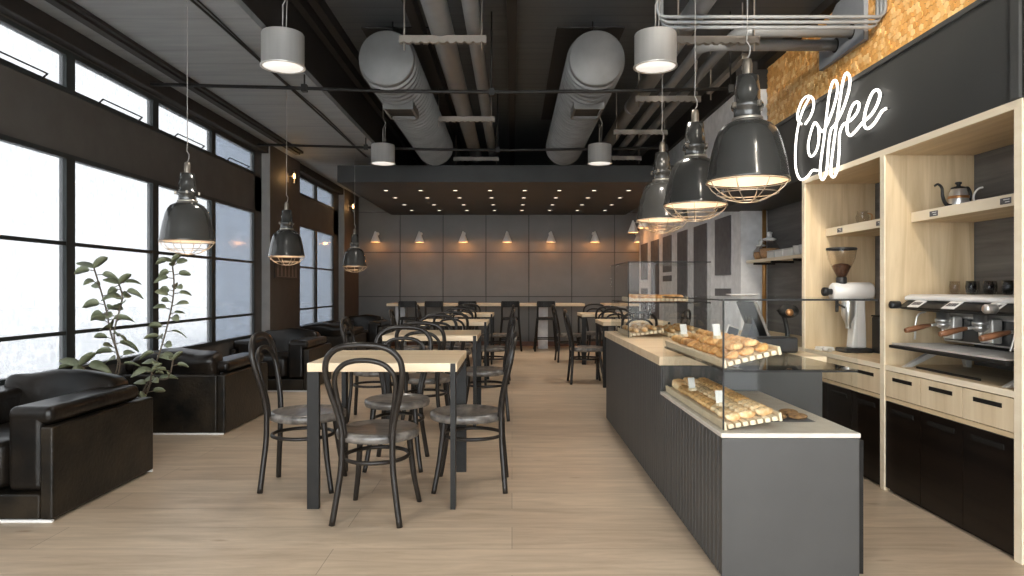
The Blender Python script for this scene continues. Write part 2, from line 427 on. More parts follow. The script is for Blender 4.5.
# ------------------------------------------------------------------ the room
XL, XR, YB, YF = -3.10, 2.60, 13.36, -1.2
ZC, ZLOW = 3.44, 2.915
struct('floor', MB().box(XL - .2, XR + .2, YF, YB + .2, -.12, 0), 'floor')
struct('ceiling', MB().box(-1.72, XR + .2, YF, YB + .2, ZC, ZC + .15), 'ceil_dark')
struct('ceiling_bulkhead', MB().box(XL - .2, -1.72, YF, YB + .2, ZLOW, ZLOW + .05), 'ceil_grey')
struct('trim_1', MB().box(-1.76, -1.72, YF, YB, ZLOW + .0501, ZC + .1), 'riser')
# back wall: grey panels with grooves
mb = MB()
xs = [-3.03 + .84 * k for k in range(-1, 8)]
zs = [0, H - 8.6 * YB / F, H + 35.7 * YB / F, 2.62, ZC]
for i in range(len(xs) - 1):
    for j in range(len(zs) - 1):
        a, b = max(xs[i], XL - .2), min(xs[i + 1], XR + .2)
        if b - a < .02: continue
        mb.box(a + .008, b - .008, YB, YB + .05, zs[j] + .007, zs[j + 1] - .007)
bw = struct('wall_back', MB().box(XL - .2, XR + .2, YB + .02, YB + .2, 0, ZC), 'groove')
obj('wall_panel', mb, 'panel', bw)
struct('baseboard_back', MB().box(XL + .1, XR, YB - .025, YB, 0, .09), 'skirt')
# soffit with downlights
struct('soffit', MB().box(-2.36, 2.217, 9.22, YB, 2.567, 2.79), 'soffit')
# right wall
struct('wall_right', MB().box(XR, XR + .2, YF, YB + .2, 0, ZC), 'darkwood')
struct('wall_right_partition', MB().box(2.33, XR, 6.95, 12.5, 0, 3.16), 'concrete')
struct('trim_2', MB().box(2.28, XR, 6.95, 12.5, 3.16, ZC), 'riser')
pw = bpy.data.objects['wall_right_partition']
slots = [(6.85, 7.37, [(1.27, 1.868), (1.05, 1.13)]), (7.69, 8.23, [(.2, 1.868)]), (8.55, 9.05, [(.2, 1.868)]),
         (9.40, 9.92, [(1.36, 1.868), (1.23, 1.31)]), (10.2, 10.77, [(.2, 1.868)]), (11.07, 11.6, [(1.27, 1.868), (.2, 1.13)])]
for a, b, zz in slots:
    k = 2.33 / 2.2
    a = max(a * k, 7.03); b = b * k
    for z0, z1 in zz:
        z0 = H + (z0 - H) * k; z1 = H + (z1 - H) * k
        obj('recess_board', MB().box(2.318, 2.335, a, b, z0, z1), 'slot', pw)
# left wall
WX = XL - .05
dl = [-0.97, 0.18, 1.33, 2.48, 3.63, 4.78, 5.92, 7.07, 8.22]
mb = MB()
mb.box(WX, XL, YF, YB, 0, .545)
mb.box(WX, XL, YF, YB, 2.068, 2.493)
mb.box(WX, XL, YF, YB, 2.785, ZLOW)
mb.box(WX, XL, 8.22, 9.55, .545, 2.785)
mb.box(WX, XL, 11.85, YB, .545, 2.785)
mb.box(WX, XL, YF, -.97, .545, 2.785)
struct('wall_left', mb, 'wall_dark')
struct('trim_3', MB().box(XL, XL + .09, YF, 8.45, 2.80, ZLOW - .001).box(XL, XL + .09, 9.68, 12.2, 2.80, ZLOW - .001), 'riser', bevel=.008)
p1 = struct('pillar', MB().box(XL, -3.0, 8.47, 9.66, 0, ZLOW), 'pillar_dark')
obj('corner_strip', MB().box(XL, -2.999, 8.45, 8.469, 0, ZLOW), 'pillar', p1)
p2 = struct('pillar', MB().box(XL, -3.0, 12.22, YB, 0, ZLOW), 'pillar_dark')
obj('corner_strip', MB().box(XL, -2.999, 12.2, 12.219, 0, ZLOW), 'pillar', p2)
wi = [0]
def window(y0, y1, z0, z1, rails, fw=.047, bar=True):
    wi[0] += 1
    fr = MB()
    x0, x1 = XL - .04, XL + .012
    fr.box(x0, x1, y0, y0 + fw, z0, z1); fr.box(x0, x1, y1 - fw, y1, z0, z1)
    fr.box(x0, x1, y0 + fw, y1 - fw, z0, z0 + fw * .7); fr.box(x0, x1, y0 + fw, y1 - fw, z1 - fw * .7, z1)
    for r in rails: fr.box(x0 + .025, x1 - .004, y0 + fw, y1 - fw, r - .013, r + .013)
    w = struct('window_%d' % wi[0], fr, 'frame')
    lims = [z0] + list(rails) + [z1]
    obj('pane', MB().box(XL - .016, XL - .012, y0 + fw * .5, y1 - fw * .5, z0 + .01, z1 - .01), 'window', w)
    if bar:
        a, b = y0 + .32, y0 + .86
        obj('opener_bar', MB().tube([(XL + .01, a, z0 + .02), (XL + .045, a, z0 + .052), (XL + .045, b, z0 + .052), (XL + .01, b, z0 + .02)], .007, 6), 'black', w)
for a, b in zip(dl, dl[1:]):
    window(a, b, .545, 2.068, (.822, 1.444), bar=False)
    window(a, b, 2.493, 2.785, ())
for a, b in ((9.55, 10.78), (10.78, 11.85)):
    window(a, b, .545, 2.068, (.822, 1.444), bar=False)
    window(a, b, 2.493, 2.785, (), bar=False)
# glazed shopfront behind the viewpoint
mb = MB()
mb.box(WX, XR + .2, YF - .2, YF, 3.3, ZC + .1); mb.box(WX, XL + .15, YF - .2, YF, 0, 3.3); mb.box(XR - .15, XR + .2, YF - .2, YF, 0, 3.3)
mb.box(XL + .15, XR - .15, YF - .2, YF, 0, .12)
struct('wall_front', mb, 'wall_dark')
fr = MB()
for k in range(6):
    x = XL + .15 + k * (XR - XL - .3) / 5
    fr.box(x - .04, x + .04, YF - .12, YF - .04, .12, 3.3)
w = struct('window_30', fr, 'frame')
obj('pane', MB().box(XL + .15, XR - .15, YF - .1, YF - .094, .12, 3.3), glass_mat('shopfront_glass', (.84, .85, .85), .6), w)
# long runs under the ceilings
def run(name, x, y0, y1, z, r, m, label, cat='pipe', sq=None):
    mbb = MB()
    if sq: mbb.box(x - sq[0] / 2, x + sq[0] / 2, y0, y1, z - sq[1], z)
    else: mbb.tube([(x, y0, z), (x, y1, z)], r, 10)
    return tag(obj(name, mbb, m), label, cat)
struct('beam', MB().box(-2.82, -2.76, YF, 8.9, ZLOW - .045, ZLOW - .002).box(-2.75, -2.72, YF, 8.9, ZLOW - .03, ZLOW - .002), 'riser')
struct('beam', MB().box(-1.70, -1.64, YF, YB, ZC - .1, ZC - .002).box(-1.57, -1.50, YF, YB, ZC - .1, ZC - .002), 'riser')
struct('beam', MB().box(-.84, -.76, YF, YB, ZC - .12, ZC - .002), 'riser')
struct('beam', MB().box(-.04, .04, YF, YB, ZC - .12, ZC - .002), 'riser')
struct('beam', MB().box(2.5, 2.598, YF, 6.95, ZC - .08, ZC - .002), 'riser')
cb = MB()
pts = smooth_path([(-1.97, YF, ZLOW - .012), (-1.98, 3.5, ZLOW - .02), (-1.96, 4.6, ZLOW - .015), (-1.97, 9.2, ZLOW - .012)], 8)
cb.tube(pts, .009, 6); cb.tube([(p.x + .03, p.y, p.z - .004 + .012 * math.sin(p.y * 2)) for p in pts], .006, 6)
tag(obj('ceiling_cable', cb, 'black'), 'black cables running along the grey lowered ceiling above the window seats', 'cable')

# tie rods crossing the room
def tie_rod(y, label):
    t = thing('tie_rod', label, 'rod', (0, y, 0), group='tie rods across the ceiling')
    obj('rod', MB().tube([(XL + .002, 0, H + 1.70), (-1.75, 0, H + 1.665), (-1.03, 0, H + 1.64), (0, 0, H + 1.632), (1.05, 0, H + 1.645), (1.84, 0, H + 1.66)], .015, 10), 'black', t)
    for x, z in ((-1.73, H + 1.665), (-.17, H + 1.632), (1.82, H + 1.66)):
        zc = ZC - .12 if x > -1 else ZLOW
        m = MB(); m.box(x - .022, x + .022, -.024, .024, z - .03, z + .03)
        m.tube([(x, 0, z + .03), (x, 0, ZC - .002)], .007, 6)
        obj('hanger', m, 'black', t)
    obj('wall_clamp', MB().box(XL + .001, XL + .05, -.03, .03, H + 1.68, H + 1.74), 'black', t, bevel=.006)
tie_rod(5.69, 'nearer black tie rod crossing under the round ducts')
tie_rod(8.08, 'farther black tie rod crossing just before the dark dropped ceiling')

# ------------------------------------------------------------------ ducts and pipes
def duct(x, label):
    t = thing('spiral_duct', label, 'duct', (x, 5.6, H + 1.886), group='round air ducts')
    R = .223
    prof = []; n = 60
    n = 34
    for i in range(n):
        y = 3.56 * i / n
        prof += [(R, y), (R, y + .07), (R + .020, y + .078), (R + .020, y + .090), (R, y + .1035)]
    prof.append((0, 3.57))
    mb = MB().lathe(prof, 72, mtx=Matrix.Rotation(-PI / 2, 4, 'X'), smooth=False)
    obj('duct_body', mb, 'galv', t)
    e = MB().lathe([(0, -.006), (R - .006, -.006), (R + .006, 0), (R + .006, .03)], 40, mtx=Matrix.Rotation(-PI / 2, 4, 'X'))
    obj('end_cap', e, 'galv', t)
    v = MB(); yc = .76; w, d = .135, .19; zb, zt = -R - .045, -R + .07
    for x0, x1, y0, y1 in ((-w, -w + .02, -d, d), (w - .02, w, -d, d), (-w + .02, w - .02, -d, -d + .02), (-w + .02, w - .02, d - .02, d)):
        v.box(x0, x1, yc + y0, yc + y1, zb, zt)
    va = obj('air_vent', v, 'galv', t)
    obj('vent_opening', MB().box(-w + .0205, w - .0205, yc - d + .0205, yc + d - .0205, zb + .025, zb + .03), 'black', va)
    s = MB()
    for yy in (.3, 3.2):
        s.tube([(-.0, yy, R), (0, yy, ZC - (H + 1.886) - .002)], .006, 6)
    obj('hanger', s, 'black', t)
    struct('ceiling_dark_panel', MB().box(x - .30, x + .30, 6.02, 9.3, ZC - .012, ZC - .001), 'riser')  # thin dark panel on the ceiling above the duct
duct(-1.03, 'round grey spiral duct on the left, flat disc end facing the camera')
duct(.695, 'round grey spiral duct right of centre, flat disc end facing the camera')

def pipe(name, pts, r, m, label, flanges=()):
    t = thing(name, label, 'pipe', tuple(pts[0]))
    o = Vector(pts[0])
    obj('pipe_run', MB().tube([Vector(p) - o for p in pts], r, 18), m, t)
    for f in flanges:
        obj('coupling', MB().tube([Vector(f) - o - Vector((0, .03, 0)), Vector(f) - o + Vector((0, .03, 0))], r * 1.07, 18), m, t)
    return t
ZP = H + 1.95
pipe('ceiling_pipe', [(-.53, YF + .1, ZP), (-.53, 10.2, ZP)], .088, 'pipe', 'thicker of two grey pipes left of centre under the ceiling')
pipe('ceiling_pipe', [(-.286, YF + .1, ZP), (-.286, 10.2, ZP)], .058, 'pipe', 'thinner of two grey pipes left of centre under the ceiling')
pipe('ceiling_pipe', [(1.30, YF + .1, ZP + .01), (1.30, 9.6, ZP + .01)], .078, 'pipe', 'thick grey pipe right of centre, leftmost of the right ceiling pipes', [(1.30, 5.0, ZP + .01), (1.3, 7.4, ZP + .01)])
def elbow(xa, y, yend, z, xw, r, rad, label):
    pts = [(xw, y, z)]
    for k in range(9):
        a = PI / 2 * k / 8
        pts.append((xa + rad - rad * math.sin(a), y + rad - rad * math.cos(a), z))
    pts.append((xa, yend, z))
    return pipe('ceiling_pipe', pts, r, 'pipe', label)
elbow(1.49, 5.36, 9.6, H + 1.905, 2.585, .043, .12, 'grey pipe bending from the rear hole of the wall plate toward the back')
elbow(1.69, 5.11, 9.6, H + 1.92, 2.585, .043, .12, 'grey pipe bending from the front hole of the wall plate toward the back')
pw2 = thing('pipe_wall_plate', 'blue grey metal plate on honeycomb wood wall where two pipes enter', 'plate', (2.54, 5.29, H + 2.04))
obj('plate', MB().prism([(-.36, -.245), (.36, -.245), (.36, .0), (-.05, .255), (-.36, .255)], 0, .035, 'x'), 'plate', pw2, bevel=.004)
ring = MB()
for yy, zz in ((5.36, H + 1.905), (5.11, H + 1.92)):
    ring.tube([(-.004, yy - 5.29, zz - H - 2.04), (.004, yy - 5.29, zz - H - 2.04)], .056, 18)
obj('hole_collar', ring, 'black', pw2)
# conduit bundle
t = thing('conduit_bundle', 'bundle of thin grey conduits crossing above the pendant lamps to honeycomb wall', 'conduit', (1.0, 4.7, H + 1.84))
for k in range(3):
    zz = -.026 + .026 * k; off = (2 - k) * .026
    rr = .06
    pts = [(off * .8, off, ZC - H - 1.84 - .002), (off * .8, off, zz + rr)]
    for q in range(1, 7):
        a = PI / 2 * q / 6
        pts.append((off * .8 + rr * (1 - math.cos(a)), off, zz + rr * (1 - math.sin(a))))
    xe = 1.57 - off * .5
    pts.append((xe - rr, off, zz))
    for q in range(1, 7):
        a = PI / 2 * q / 6
        pts.append((xe - rr + rr * math.sin(a), off, zz + rr * (1 - math.cos(a))))
    pts.append((xe, off, ZC - H - 1.84 - .002))
    obj('conduit', MB().tube(pts, .0128, 10), 'pipe', t)
# trapeze hangers
def trapeze(x0, x1, y, z, label):
    t = thing('pipe_hanger', label, 'bracket', (x0, y, z), group='slotted channel brackets carrying ceiling pipes')
    w = x1 - x0
    n = int(w / .062); p = w / n; pl = [(0, 0)]
    for k in range(n):
        for q, zz in ((.30, 0), (.30, .009), (.70, .009), (.70, 0)): pl.append(((k + q) * p, zz))
    pl += [(w, 0), (w, .056), (0, .056)]
    c = obj('channel', MB().prism(pl, -.02, .02, 'y'), 'bracket', t)
    for xx in (.035, w - .035):
        obj('hanger_rod', MB().tube([(xx, 0, -.05), (xx, 0, ZC - z - .002)], .006, 8), 'bracket', t)
zb = ZP - .135
for y, lb in ((5.07, 'nearest slotted bracket under the left pair of ceiling pipes'), (7.46, 'middle slotted bracket under the left pair of ceiling pipes'), (9.76, 'farthest slotted bracket under the left pair, just over dropped ceiling')):
    trapeze(-.835, -.19, y, zb, lb)
for y, lb in ((5.03, 'nearest slotted bracket of the right pipes, beside the large pendant cord'), (6.59, 'second slotted bracket under the right group of ceiling pipes'), (8.0, 'third slotted bracket under the right group of ceiling pipes'), (9.6, 'farthest slotted bracket under the right pipes, by small cylinder lamp')):
    trapeze(1.19, 1.82, y, zb - .02, lb)
t = thing('cable_tray', 'grey channel running lengthwise right of the pipes above the pendants', 'tray', (1.86, 5.45, H + 1.83))
obj('channel', MB().box(-.025, .025, 0, 1.0, 0, .045), 'bracket', t, bevel=.003)
for yy in (.06, .94): obj('hanger_rod', MB().tube([(0, yy, -.07), (0, yy, ZC - H - 1.83 - .002)], .006, 8), 'bracket', t)

# ------------------------------------------------------------------ lamps
# cylinder lamps
def make_cyl():
    t = thing('cylinder_pendant', '', 'lamp', (0, 0, 0), group='aluminium cylinder ceiling lamps')
    R = .133
    obj('lamp_body', MB().lathe([(0, .215), (R - .004, .215), (R, .208), (R, .012), (R + .007, .008), (R + .007, 0), (R - .006, 0), (R - .006, .02)], 40), 'alu', t)
    obj('diffuser', MB().lathe([(0, .006), (R - .007, .006), (R - .007, .018), (0, .018)], 40), 'diffuser', t)
    c = MB().tube([(0, 0, .215), (0, 0, .40), (.03, 0, .46), (.0, 0, .53), (0, 0, ZC - 2.55 - .002)], .0045, 6)
    c.tube([(.02, .0, .215), (.028, 0, .46)], .003, 6)
    obj('cord', c, 'cord', t)
    return t
cyl = None
for x, y, lb in ((-1.47, 4.38, 'large aluminium cylinder lamp hanging nearest the window side'), (.92, 4.38, 'large aluminium cylinder lamp left of the pendant cords, by right pipes'),
                 (-1.47, 7.78, 'small looking far cylinder lamp on the left before the dropped ceiling'), (1.0, 7.78, 'small looking far cylinder lamp right of centre before the dropped ceiling'),
                 (-1.47, .98, 'added aluminium cylinder lamp, unseen above the viewpoint on the window side'), (.92, .98, 'added aluminium cylinder lamp, unseen above the viewpoint on the counter side')):  # this last pair is out of view, added to brighten the near end
    if cyl is None: cyl = make_cyl(); o = cyl; o.location = (x, y, 2.55); o['label'] = lb
    else: o = dup(cyl, (x, y, 2.55), 0, lb)
    light('lamp_light', 'SPOT', (0, 0, -.02), 34, (1, .93, .84), o, .1, spot=2.3, blend=.9)

# industrial pendants
def make_pendant(cord):
    t = thing('pendant_lamp', '', 'lamp', (0, 0, 0))
    obj('lamp_shade', MB().lathe([(.180, .002), (.187, 0), (.188, .008), (.183, .02), (.174, .08), (.162, .14), (.146, .20), (.132, .234), (.110, .260), (.082, .275), (.066, .282)], 48), 'shade', t)
    obj('shade_lining', MB().lathe([(.182, .002), (.179, .02), (.170, .08), (.158, .14), (.142, .197), (.127, .230), (.106, .255), (.080, .269), (0, .276)], 48), 'shade_in', t)
    obj('neck', MB().lathe([(.066, .281), (.062, .292), (.060, .33), (.072, .340), (.074, .352), (.071, .362), (.060, .368), (.057, .42), (.049, .492), (.0, .496)], 32), 'shade', t)
    obj('ring', MB().lathe([(.064, .284), (.070, .286), (.070, .296), (.062, .298)], 32), 'wire', t)
    obj('socket', MB().lathe([(.022, .494), (.022, .55), (.017, .572), (.0, .575)], 20), 'socket', t)
    for a in (0, PI / 2, PI, 3 * PI / 2):
        obj('clamp', MB().box(.062, .086, -.008, .008, .338, .362, Matrix.Rotation(a + .4, 4, 'Z')), 'socket', t, bevel=.003)
    cg = MB()
    for r, z in ((.186, -.004), (.138, -.056), (.05, -.092)):
        cg.tube([(r * math.cos(2 * PI * k / 40), r * math.sin(2 * PI * k / 40), z) for k in range(40)], .0026, 6, closed=True)
    for k in range(8):
        a = 2 * PI * k / 8 + .2
        cg.tube([(r * math.cos(a), r * math.sin(a), z) for r, z in ((.186, -.002), (.166, -.032), (.138, -.056), (.095, -.078), (.05, -.092))], .0024, 6)
    obj('wire_cage', cg, 'wire', t)
    obj('bulb', MB().blob(0, 0, .10, .042, .042, .055, 16, 10), 'bulb', t)
    hk = MB().tube([(0, 0, .574), (.012, 0, .60), (.014, 0, .63), (-.004, 0, .655), (0, 0, .70), (0, 0, cord)], .0032, 6)
    obj('cord', hk, 'cord', t)
    return t
zr = 1.632
P1 = make_pendant(ZC - zr - .002)
rp = [(1.10, 3.19, 'largest dark enamel pendant over the counter, nearest the neon sign'), (1.10, 4.10, 'middle of the three dark enamel pendants over the counter'), (1.10, 5.0, 'farthest and smallest looking dark pendant over the counter')]
for i, (x, y, lb) in enumerate(rp):
    if i == 0: o = P1; o.location = (x, y, zr); o['label'] = lb; o['group'] = 'pendants over the counter'
    else: o = dup(P1, (x, y, zr), .3 * i, lb)
    light('pendant_light', 'POINT', (0, 0, .05), 1.5, (1, .68, .40), o, .04)
zl = 1.414; KS = .83
P2 = make_pendant((ZLOW - zl - .002) / KS)
for i, (x, y, lb) in enumerate([(-1.95, 4.1, 'nearest glossy pendant hanging in front of the tall windows'), (-1.99, 6.03, 'second glossy pendant by the windows, in front of the brown pillar'), (-2.02, 8.77, 'farthest glossy pendant by the windows, hanging before the dropped ceiling')]):
    if i == 0: o = P2; o.location = (x, y, zl); o['label'] = lb; o['group'] = 'pendants along the windows'
    else: o = dup(P2, (x, y, zl), .4 * i, lb)
    o.scale = (KS, KS, KS)
    light('pendant_light', 'POINT', (0, 0, .05), 1.0, (1, .66, .36), o, .04)

# unseen track spots, added over the viewpoint to brighten the right wall
tr = thing('added_light_track', 'added black track, unseen above the viewpoint, holding the fill spotlights', 'track', (1.35, .8, ZC - .002))
obj('rail', MB().box(-.02, .02, -1.5, 2.6, -.035, 0), 'black', tr)
def fill_spot(y, target, e, lb, col=(1, .90, .76)):
    base = Vector((1.35, y, ZC - .16)); d = (Vector(target) - base).normalized()
    t = thing('added_spotlight', lb, 'spotlight', tuple(base), group='added fill spotlights above the viewpoint')
    q = d.to_track_quat('-Z', 'Y').to_matrix().to_4x4()
    obj('lamp_head', MB().lathe([(0, .09), (.05, .085), (.055, .07), (.055, -.08), (.05, -.08), (.048, -.05), (0, -.045)], 24, mtx=q), 'black', t)
    obj('lens', MB().lathe([(0, -.052), (.046, -.052), (.046, -.056), (0, -.056)], 24, mtx=q), 'diffuser', t)
    obj('yoke', MB().tube([(0, 0, .05), (0, 0, .122)], .012, 8), 'black', t)
    light('fill_spot_light', 'SPOT', tuple(d * .07), e, col, t, .14, spot=1.25, blend=.8, rot=d.to_track_quat('-Z', 'Y').to_euler())
fill_spot(.2, (2.3, 3.3, 1.3), 75, 'added fill spotlight aimed at the espresso machine bay')
fill_spot(1.0, (2.4, 4.6, 1.3), 120, 'added fill spotlight aimed at the coffee grinder bay')
fill_spot(1.8, (2.6, 5.0, 2.8), 190, 'added fill spotlight aimed at the honeycomb wood wall')
fill_spot(2.6, (2.4, 7.6, 1.5), 150, 'added fill spotlight aimed at the pale slotted partition')

# cone wall lamps
def make_cone():
    t = thing('cone_wall_lamp', '', 'lamp', (0, 0, 0), group='white cone wall lamps')
    obj('lamp_shade', MB().lathe([(0, .215), (.012, .212), (.092, .004), (.090, 0), (.084, .006), (.008, .195)], 28), 'white', t)
    obj('arm', MB().tube([(0, .01, .17), (0, .10, .178), (0, .218, .18)], .006, 8), 'white', t)
    obj('wall_rose', MB().lathe([(0, -.012), (.035, -.012), (.035, 0), (0, 0)], 20, mtx=Matrix.Translation((0, .218, .18)) @ Matrix.Rotation(-PI / 2, 4, 'X')), 'white', t)
    obj('bulb', MB().blob(0, 0, .035, .03, .03, .035, 12, 8), 'bulb_cone', t)
    return t
CN = make_cone()
cx = [-2.63 + .845 * k for k in range(7)]
for i, x in enumerate(cx):
    lb = '%s white cone lamp from the left on the grey back wall' % ORD[i]
    if i == 6: lb = 'rightmost white cone lamp on the back wall, half behind the pale partition'
    if i == 0: o = CN; o.location = (x, YB - .22, 2.015); o['label'] = lb
    else: o = dup(CN, (x, YB - .22, 2.015), 0, lb)
    light('cone_light', 'POINT', (0, .02, -.015), 1.8, (1, .42, .13), o, .03)
for x, y, lb in ((2.11, 11.9, 'white cone lamp on the pale partition just left of the farthest pendant'), (2.11, 10.98, 'white cone lamp on the pale partition tucked behind the farthest pendant')):
    o = dup(CN, (x, y, 2.10), -PI / 2, lb)
# downlights
DL = thing('recessed_downlight', '', 'downlight', (0, 0, 0), group='recessed downlights in the dark dropped ceiling')
obj('trim_ring', MB().lathe([(.036, 0), (.052, 0), (.052, -.006), (.034, -.004), (.034, 0)], 20), 'black', DL)
obj('lens', MB().lathe([(0, -.002), (.034, -.002), (.034, -.0005), (0, -.0005)], 20), 'down', DL)
first = True
for j, y in enumerate((10.02, 10.83, 11.74, 12.58)):
    for i in range(8):
        x = -1.85 + .509 * i
        lb = '%s downlight from the left in the %s row of the dark dropped ceiling' % (ORD[i], ['nearest', 'second', 'third', 'farthest'][j])
        if first: DL.location = (x, y, 2.567); DL['label'] = lb; first = False; o = DL
        else: o = dup(DL, (x, y, 2.567), 0, lb)
        light('downlight_beam', 'SPOT', (0, 0, -.01), 4.0, (1, .90, .76), o, .03, spot=1.5, blend=.6)
# wall lamps on pillars
for i, (y, lb) in enumerate(((9.12, 'glowing glass wall lamp on the nearer brown pillar above a pendant'), (12.5, 'glowing glass wall lamp on the far pillar near the back wall'))):
    t = thing('wall_lamp', lb, 'lamp', (-2.999, y, 2.60), group='glass wall lamps on the pillars')
    obj('back_plate', MB().box(0, .012, -.03, .03, -.05, .07), 'socket', t, bevel=.004)
    obj('arm', MB().tube([(.012, 0, .03), (.07, 0, .03)], .009, 8), 'socket', t)
    obj('glass_tube', MB().lathe([(.032, -.10), (.034, -.09), (.034, .09), (.030, .10)], 20, mtx=Matrix.Translation((.09, 0, .02))), 'jar', t)
    obj('bulb', MB().blob(.09, 0, .03, .017, .017, .04, 12, 8), 'bulb_wall', t)
    light('wall_lamp_light', 'POINT', (.11, -.04, .0), 1.0, (1, .58, .22), t, .03)

# ------------------------------------------------------------------ tables and chairs
def make_table():
    t = thing('cafe_table', '', 'table', (0, 0, 0), group='pine topped cafe tables')
    W, D = .77, .735
    obj('tabletop', MB().box(-W / 2, W / 2, -D / 2, D / 2, .704, .75), 'table', t, bevel=.004)
    h, d = W / 2, D / 2
    obj('leg', MB().box(-h, -h + .062, -d, -d + .028, 0, .704), 'black', t, bevel=.002)
    obj('leg', MB().box(h - .062, h, d - .028, d, 0, .704), 'black', t, bevel=.002)
    # the other two stand on edge against the end grain and run up to the top
    obj('leg', MB().prism([(-d - .006, 0), (-d + .056, 0), (-d + .056, .7035), (-d - .0005, .7035), (-d - .0005, .748), (-d - .006, .748)], h - .034, h - .008, 'x'), 'black', t)
    obj('leg', MB().prism([(d + .006, 0), (d - .056, 0), (d - .056, .7035), (d + .0005, .7035), (d + .0005, .748), (d + .006, .748)], -h + .008, -h + .034, 'x'), 'black', t)
    ap = MB()
    for sx in (-1, 1): ap.box(sx * (W / 2 - .018) - .012, sx * (W / 2 - .018) + .012, -D / 2 + .07, D / 2 - .07, .672, .704)
    ap.box(-W / 2 + .034, W / 2 - .034, -.02, .02, .68, .7035)
    obj('frame_rail', ap, 'black', t)
    return t

def make_chair():
    t = thing('bentwood_chair', '', 'chair', (0, 0, 0), group='bentwood cafe chairs')
    S = MB().lathe([(0, .424), (.10, .423), (.165, .425), (.178, .431), (.192, .431), (.205, .424), (.207, .405), (.203, .388), (.19, .384), (0, .384)], 40, sx=1.0, sy=1.04)
    obj('seat', S, 'seat', t)
    h = [(.165, -.222, 0.0), (.142, -.21, .15), (.126, -.20, .28), (.124, -.198, .40), (.128, -.20, .47), (.148, -.213, .56), (.174, -.235, .66), (.185, -.252, .735), (.174, -.264, .80), (.13, -.273, .846), (.07, -.278, .864), (0, -.279, .868)]
    full = h + [(-x, y, z) for x, y, z in h[-2::-1]]
    obj('back_hoop', MB().tube(smooth_path(full, 4), .0152, 10), 'chair', t)
    g = [(.112, -.188, .415), (.120, -.195, .50), (.138, -.214, .60), (.147, -.23, .675), (.138, -.243, .73), (.100, -.252, .772), (.05, -.256, .790), (0, -.257, .794)]
    full = g + [(-x, y, z) for x, y, z in g[-2::-1]]
    obj('inner_hoop', MB().tube(smooth_path(full, 4), .0125, 10), 'chair', t)
    for s in (-1, 1):
        obj('leg', MB().tube(smooth_path([(s * .128, .120, .40), (s * .136, .130, .30), (s * .150, .148, .15), (s * .174, .175, 0)], 4), [.0175 - .004 * k / 12 for k in range(13)], 10), 'chair', t)
    obj('stretcher_ring', MB().tube([(.160 * math.cos(2 * PI * k / 40), .172 * math.sin(2 * PI * k / 40) - .03, .295) for k in range(40)], .0105, 8, closed=True), 'chair', t)
    return t
TB = make_table(); CH = make_chair()
fc = [True]; ft = [True]
def place_chair(x, y, rz, lb):
    if fc[0]: CH.location = (x, y, 0); CH.rotation_euler = (0, 0, rz); CH['label'] = lb; fc[0] = False
    else: dup(CH, (x, y, 0), rz, lb)
def place_table(x, y, lb):
    if ft[0]: TB.location = (x, y, 0); TB['label'] = lb; ft[0] = False
    else: dup(TB, (x, y, 0), 0, lb)
XT = -.667
rows = [(XT, 3.868, 'front table of the left row'), (XT, 5.90, 'second table of the left row'), (XT, 8.13, 'third table of the left row'), (XT, 10.48, 'farthest table of the left row'),
        (1.42, 8.13, 'nearer table of the right row'), (1.42, 10.48, 'farther table of the right row')]
for x, y, nm in rows:
    place_table(x, y, 'pine topped cafe table with black legs, ' + nm)
    j = lambda: random.uniform(-.02, .02)
    place_chair(x - .005 + j(), y - .40, -.05 + j() * 2, 'bentwood chair with its back to camera, near side of ' + nm)
    place_chair(x - .51, y + .07 + j(), -PI / 2 + j() * 2 + .06, 'dark bentwood chair on the left side of ' + nm)
    place_chair(x + .41, y + .07 + j(), PI / 2 + j() * 2, 'dark bentwood chair on the right side of ' + nm)
    place_chair(x - .05 + j(), y + .51, PI + j() * 2, 'bentwood chair facing the camera, far side of ' + nm)

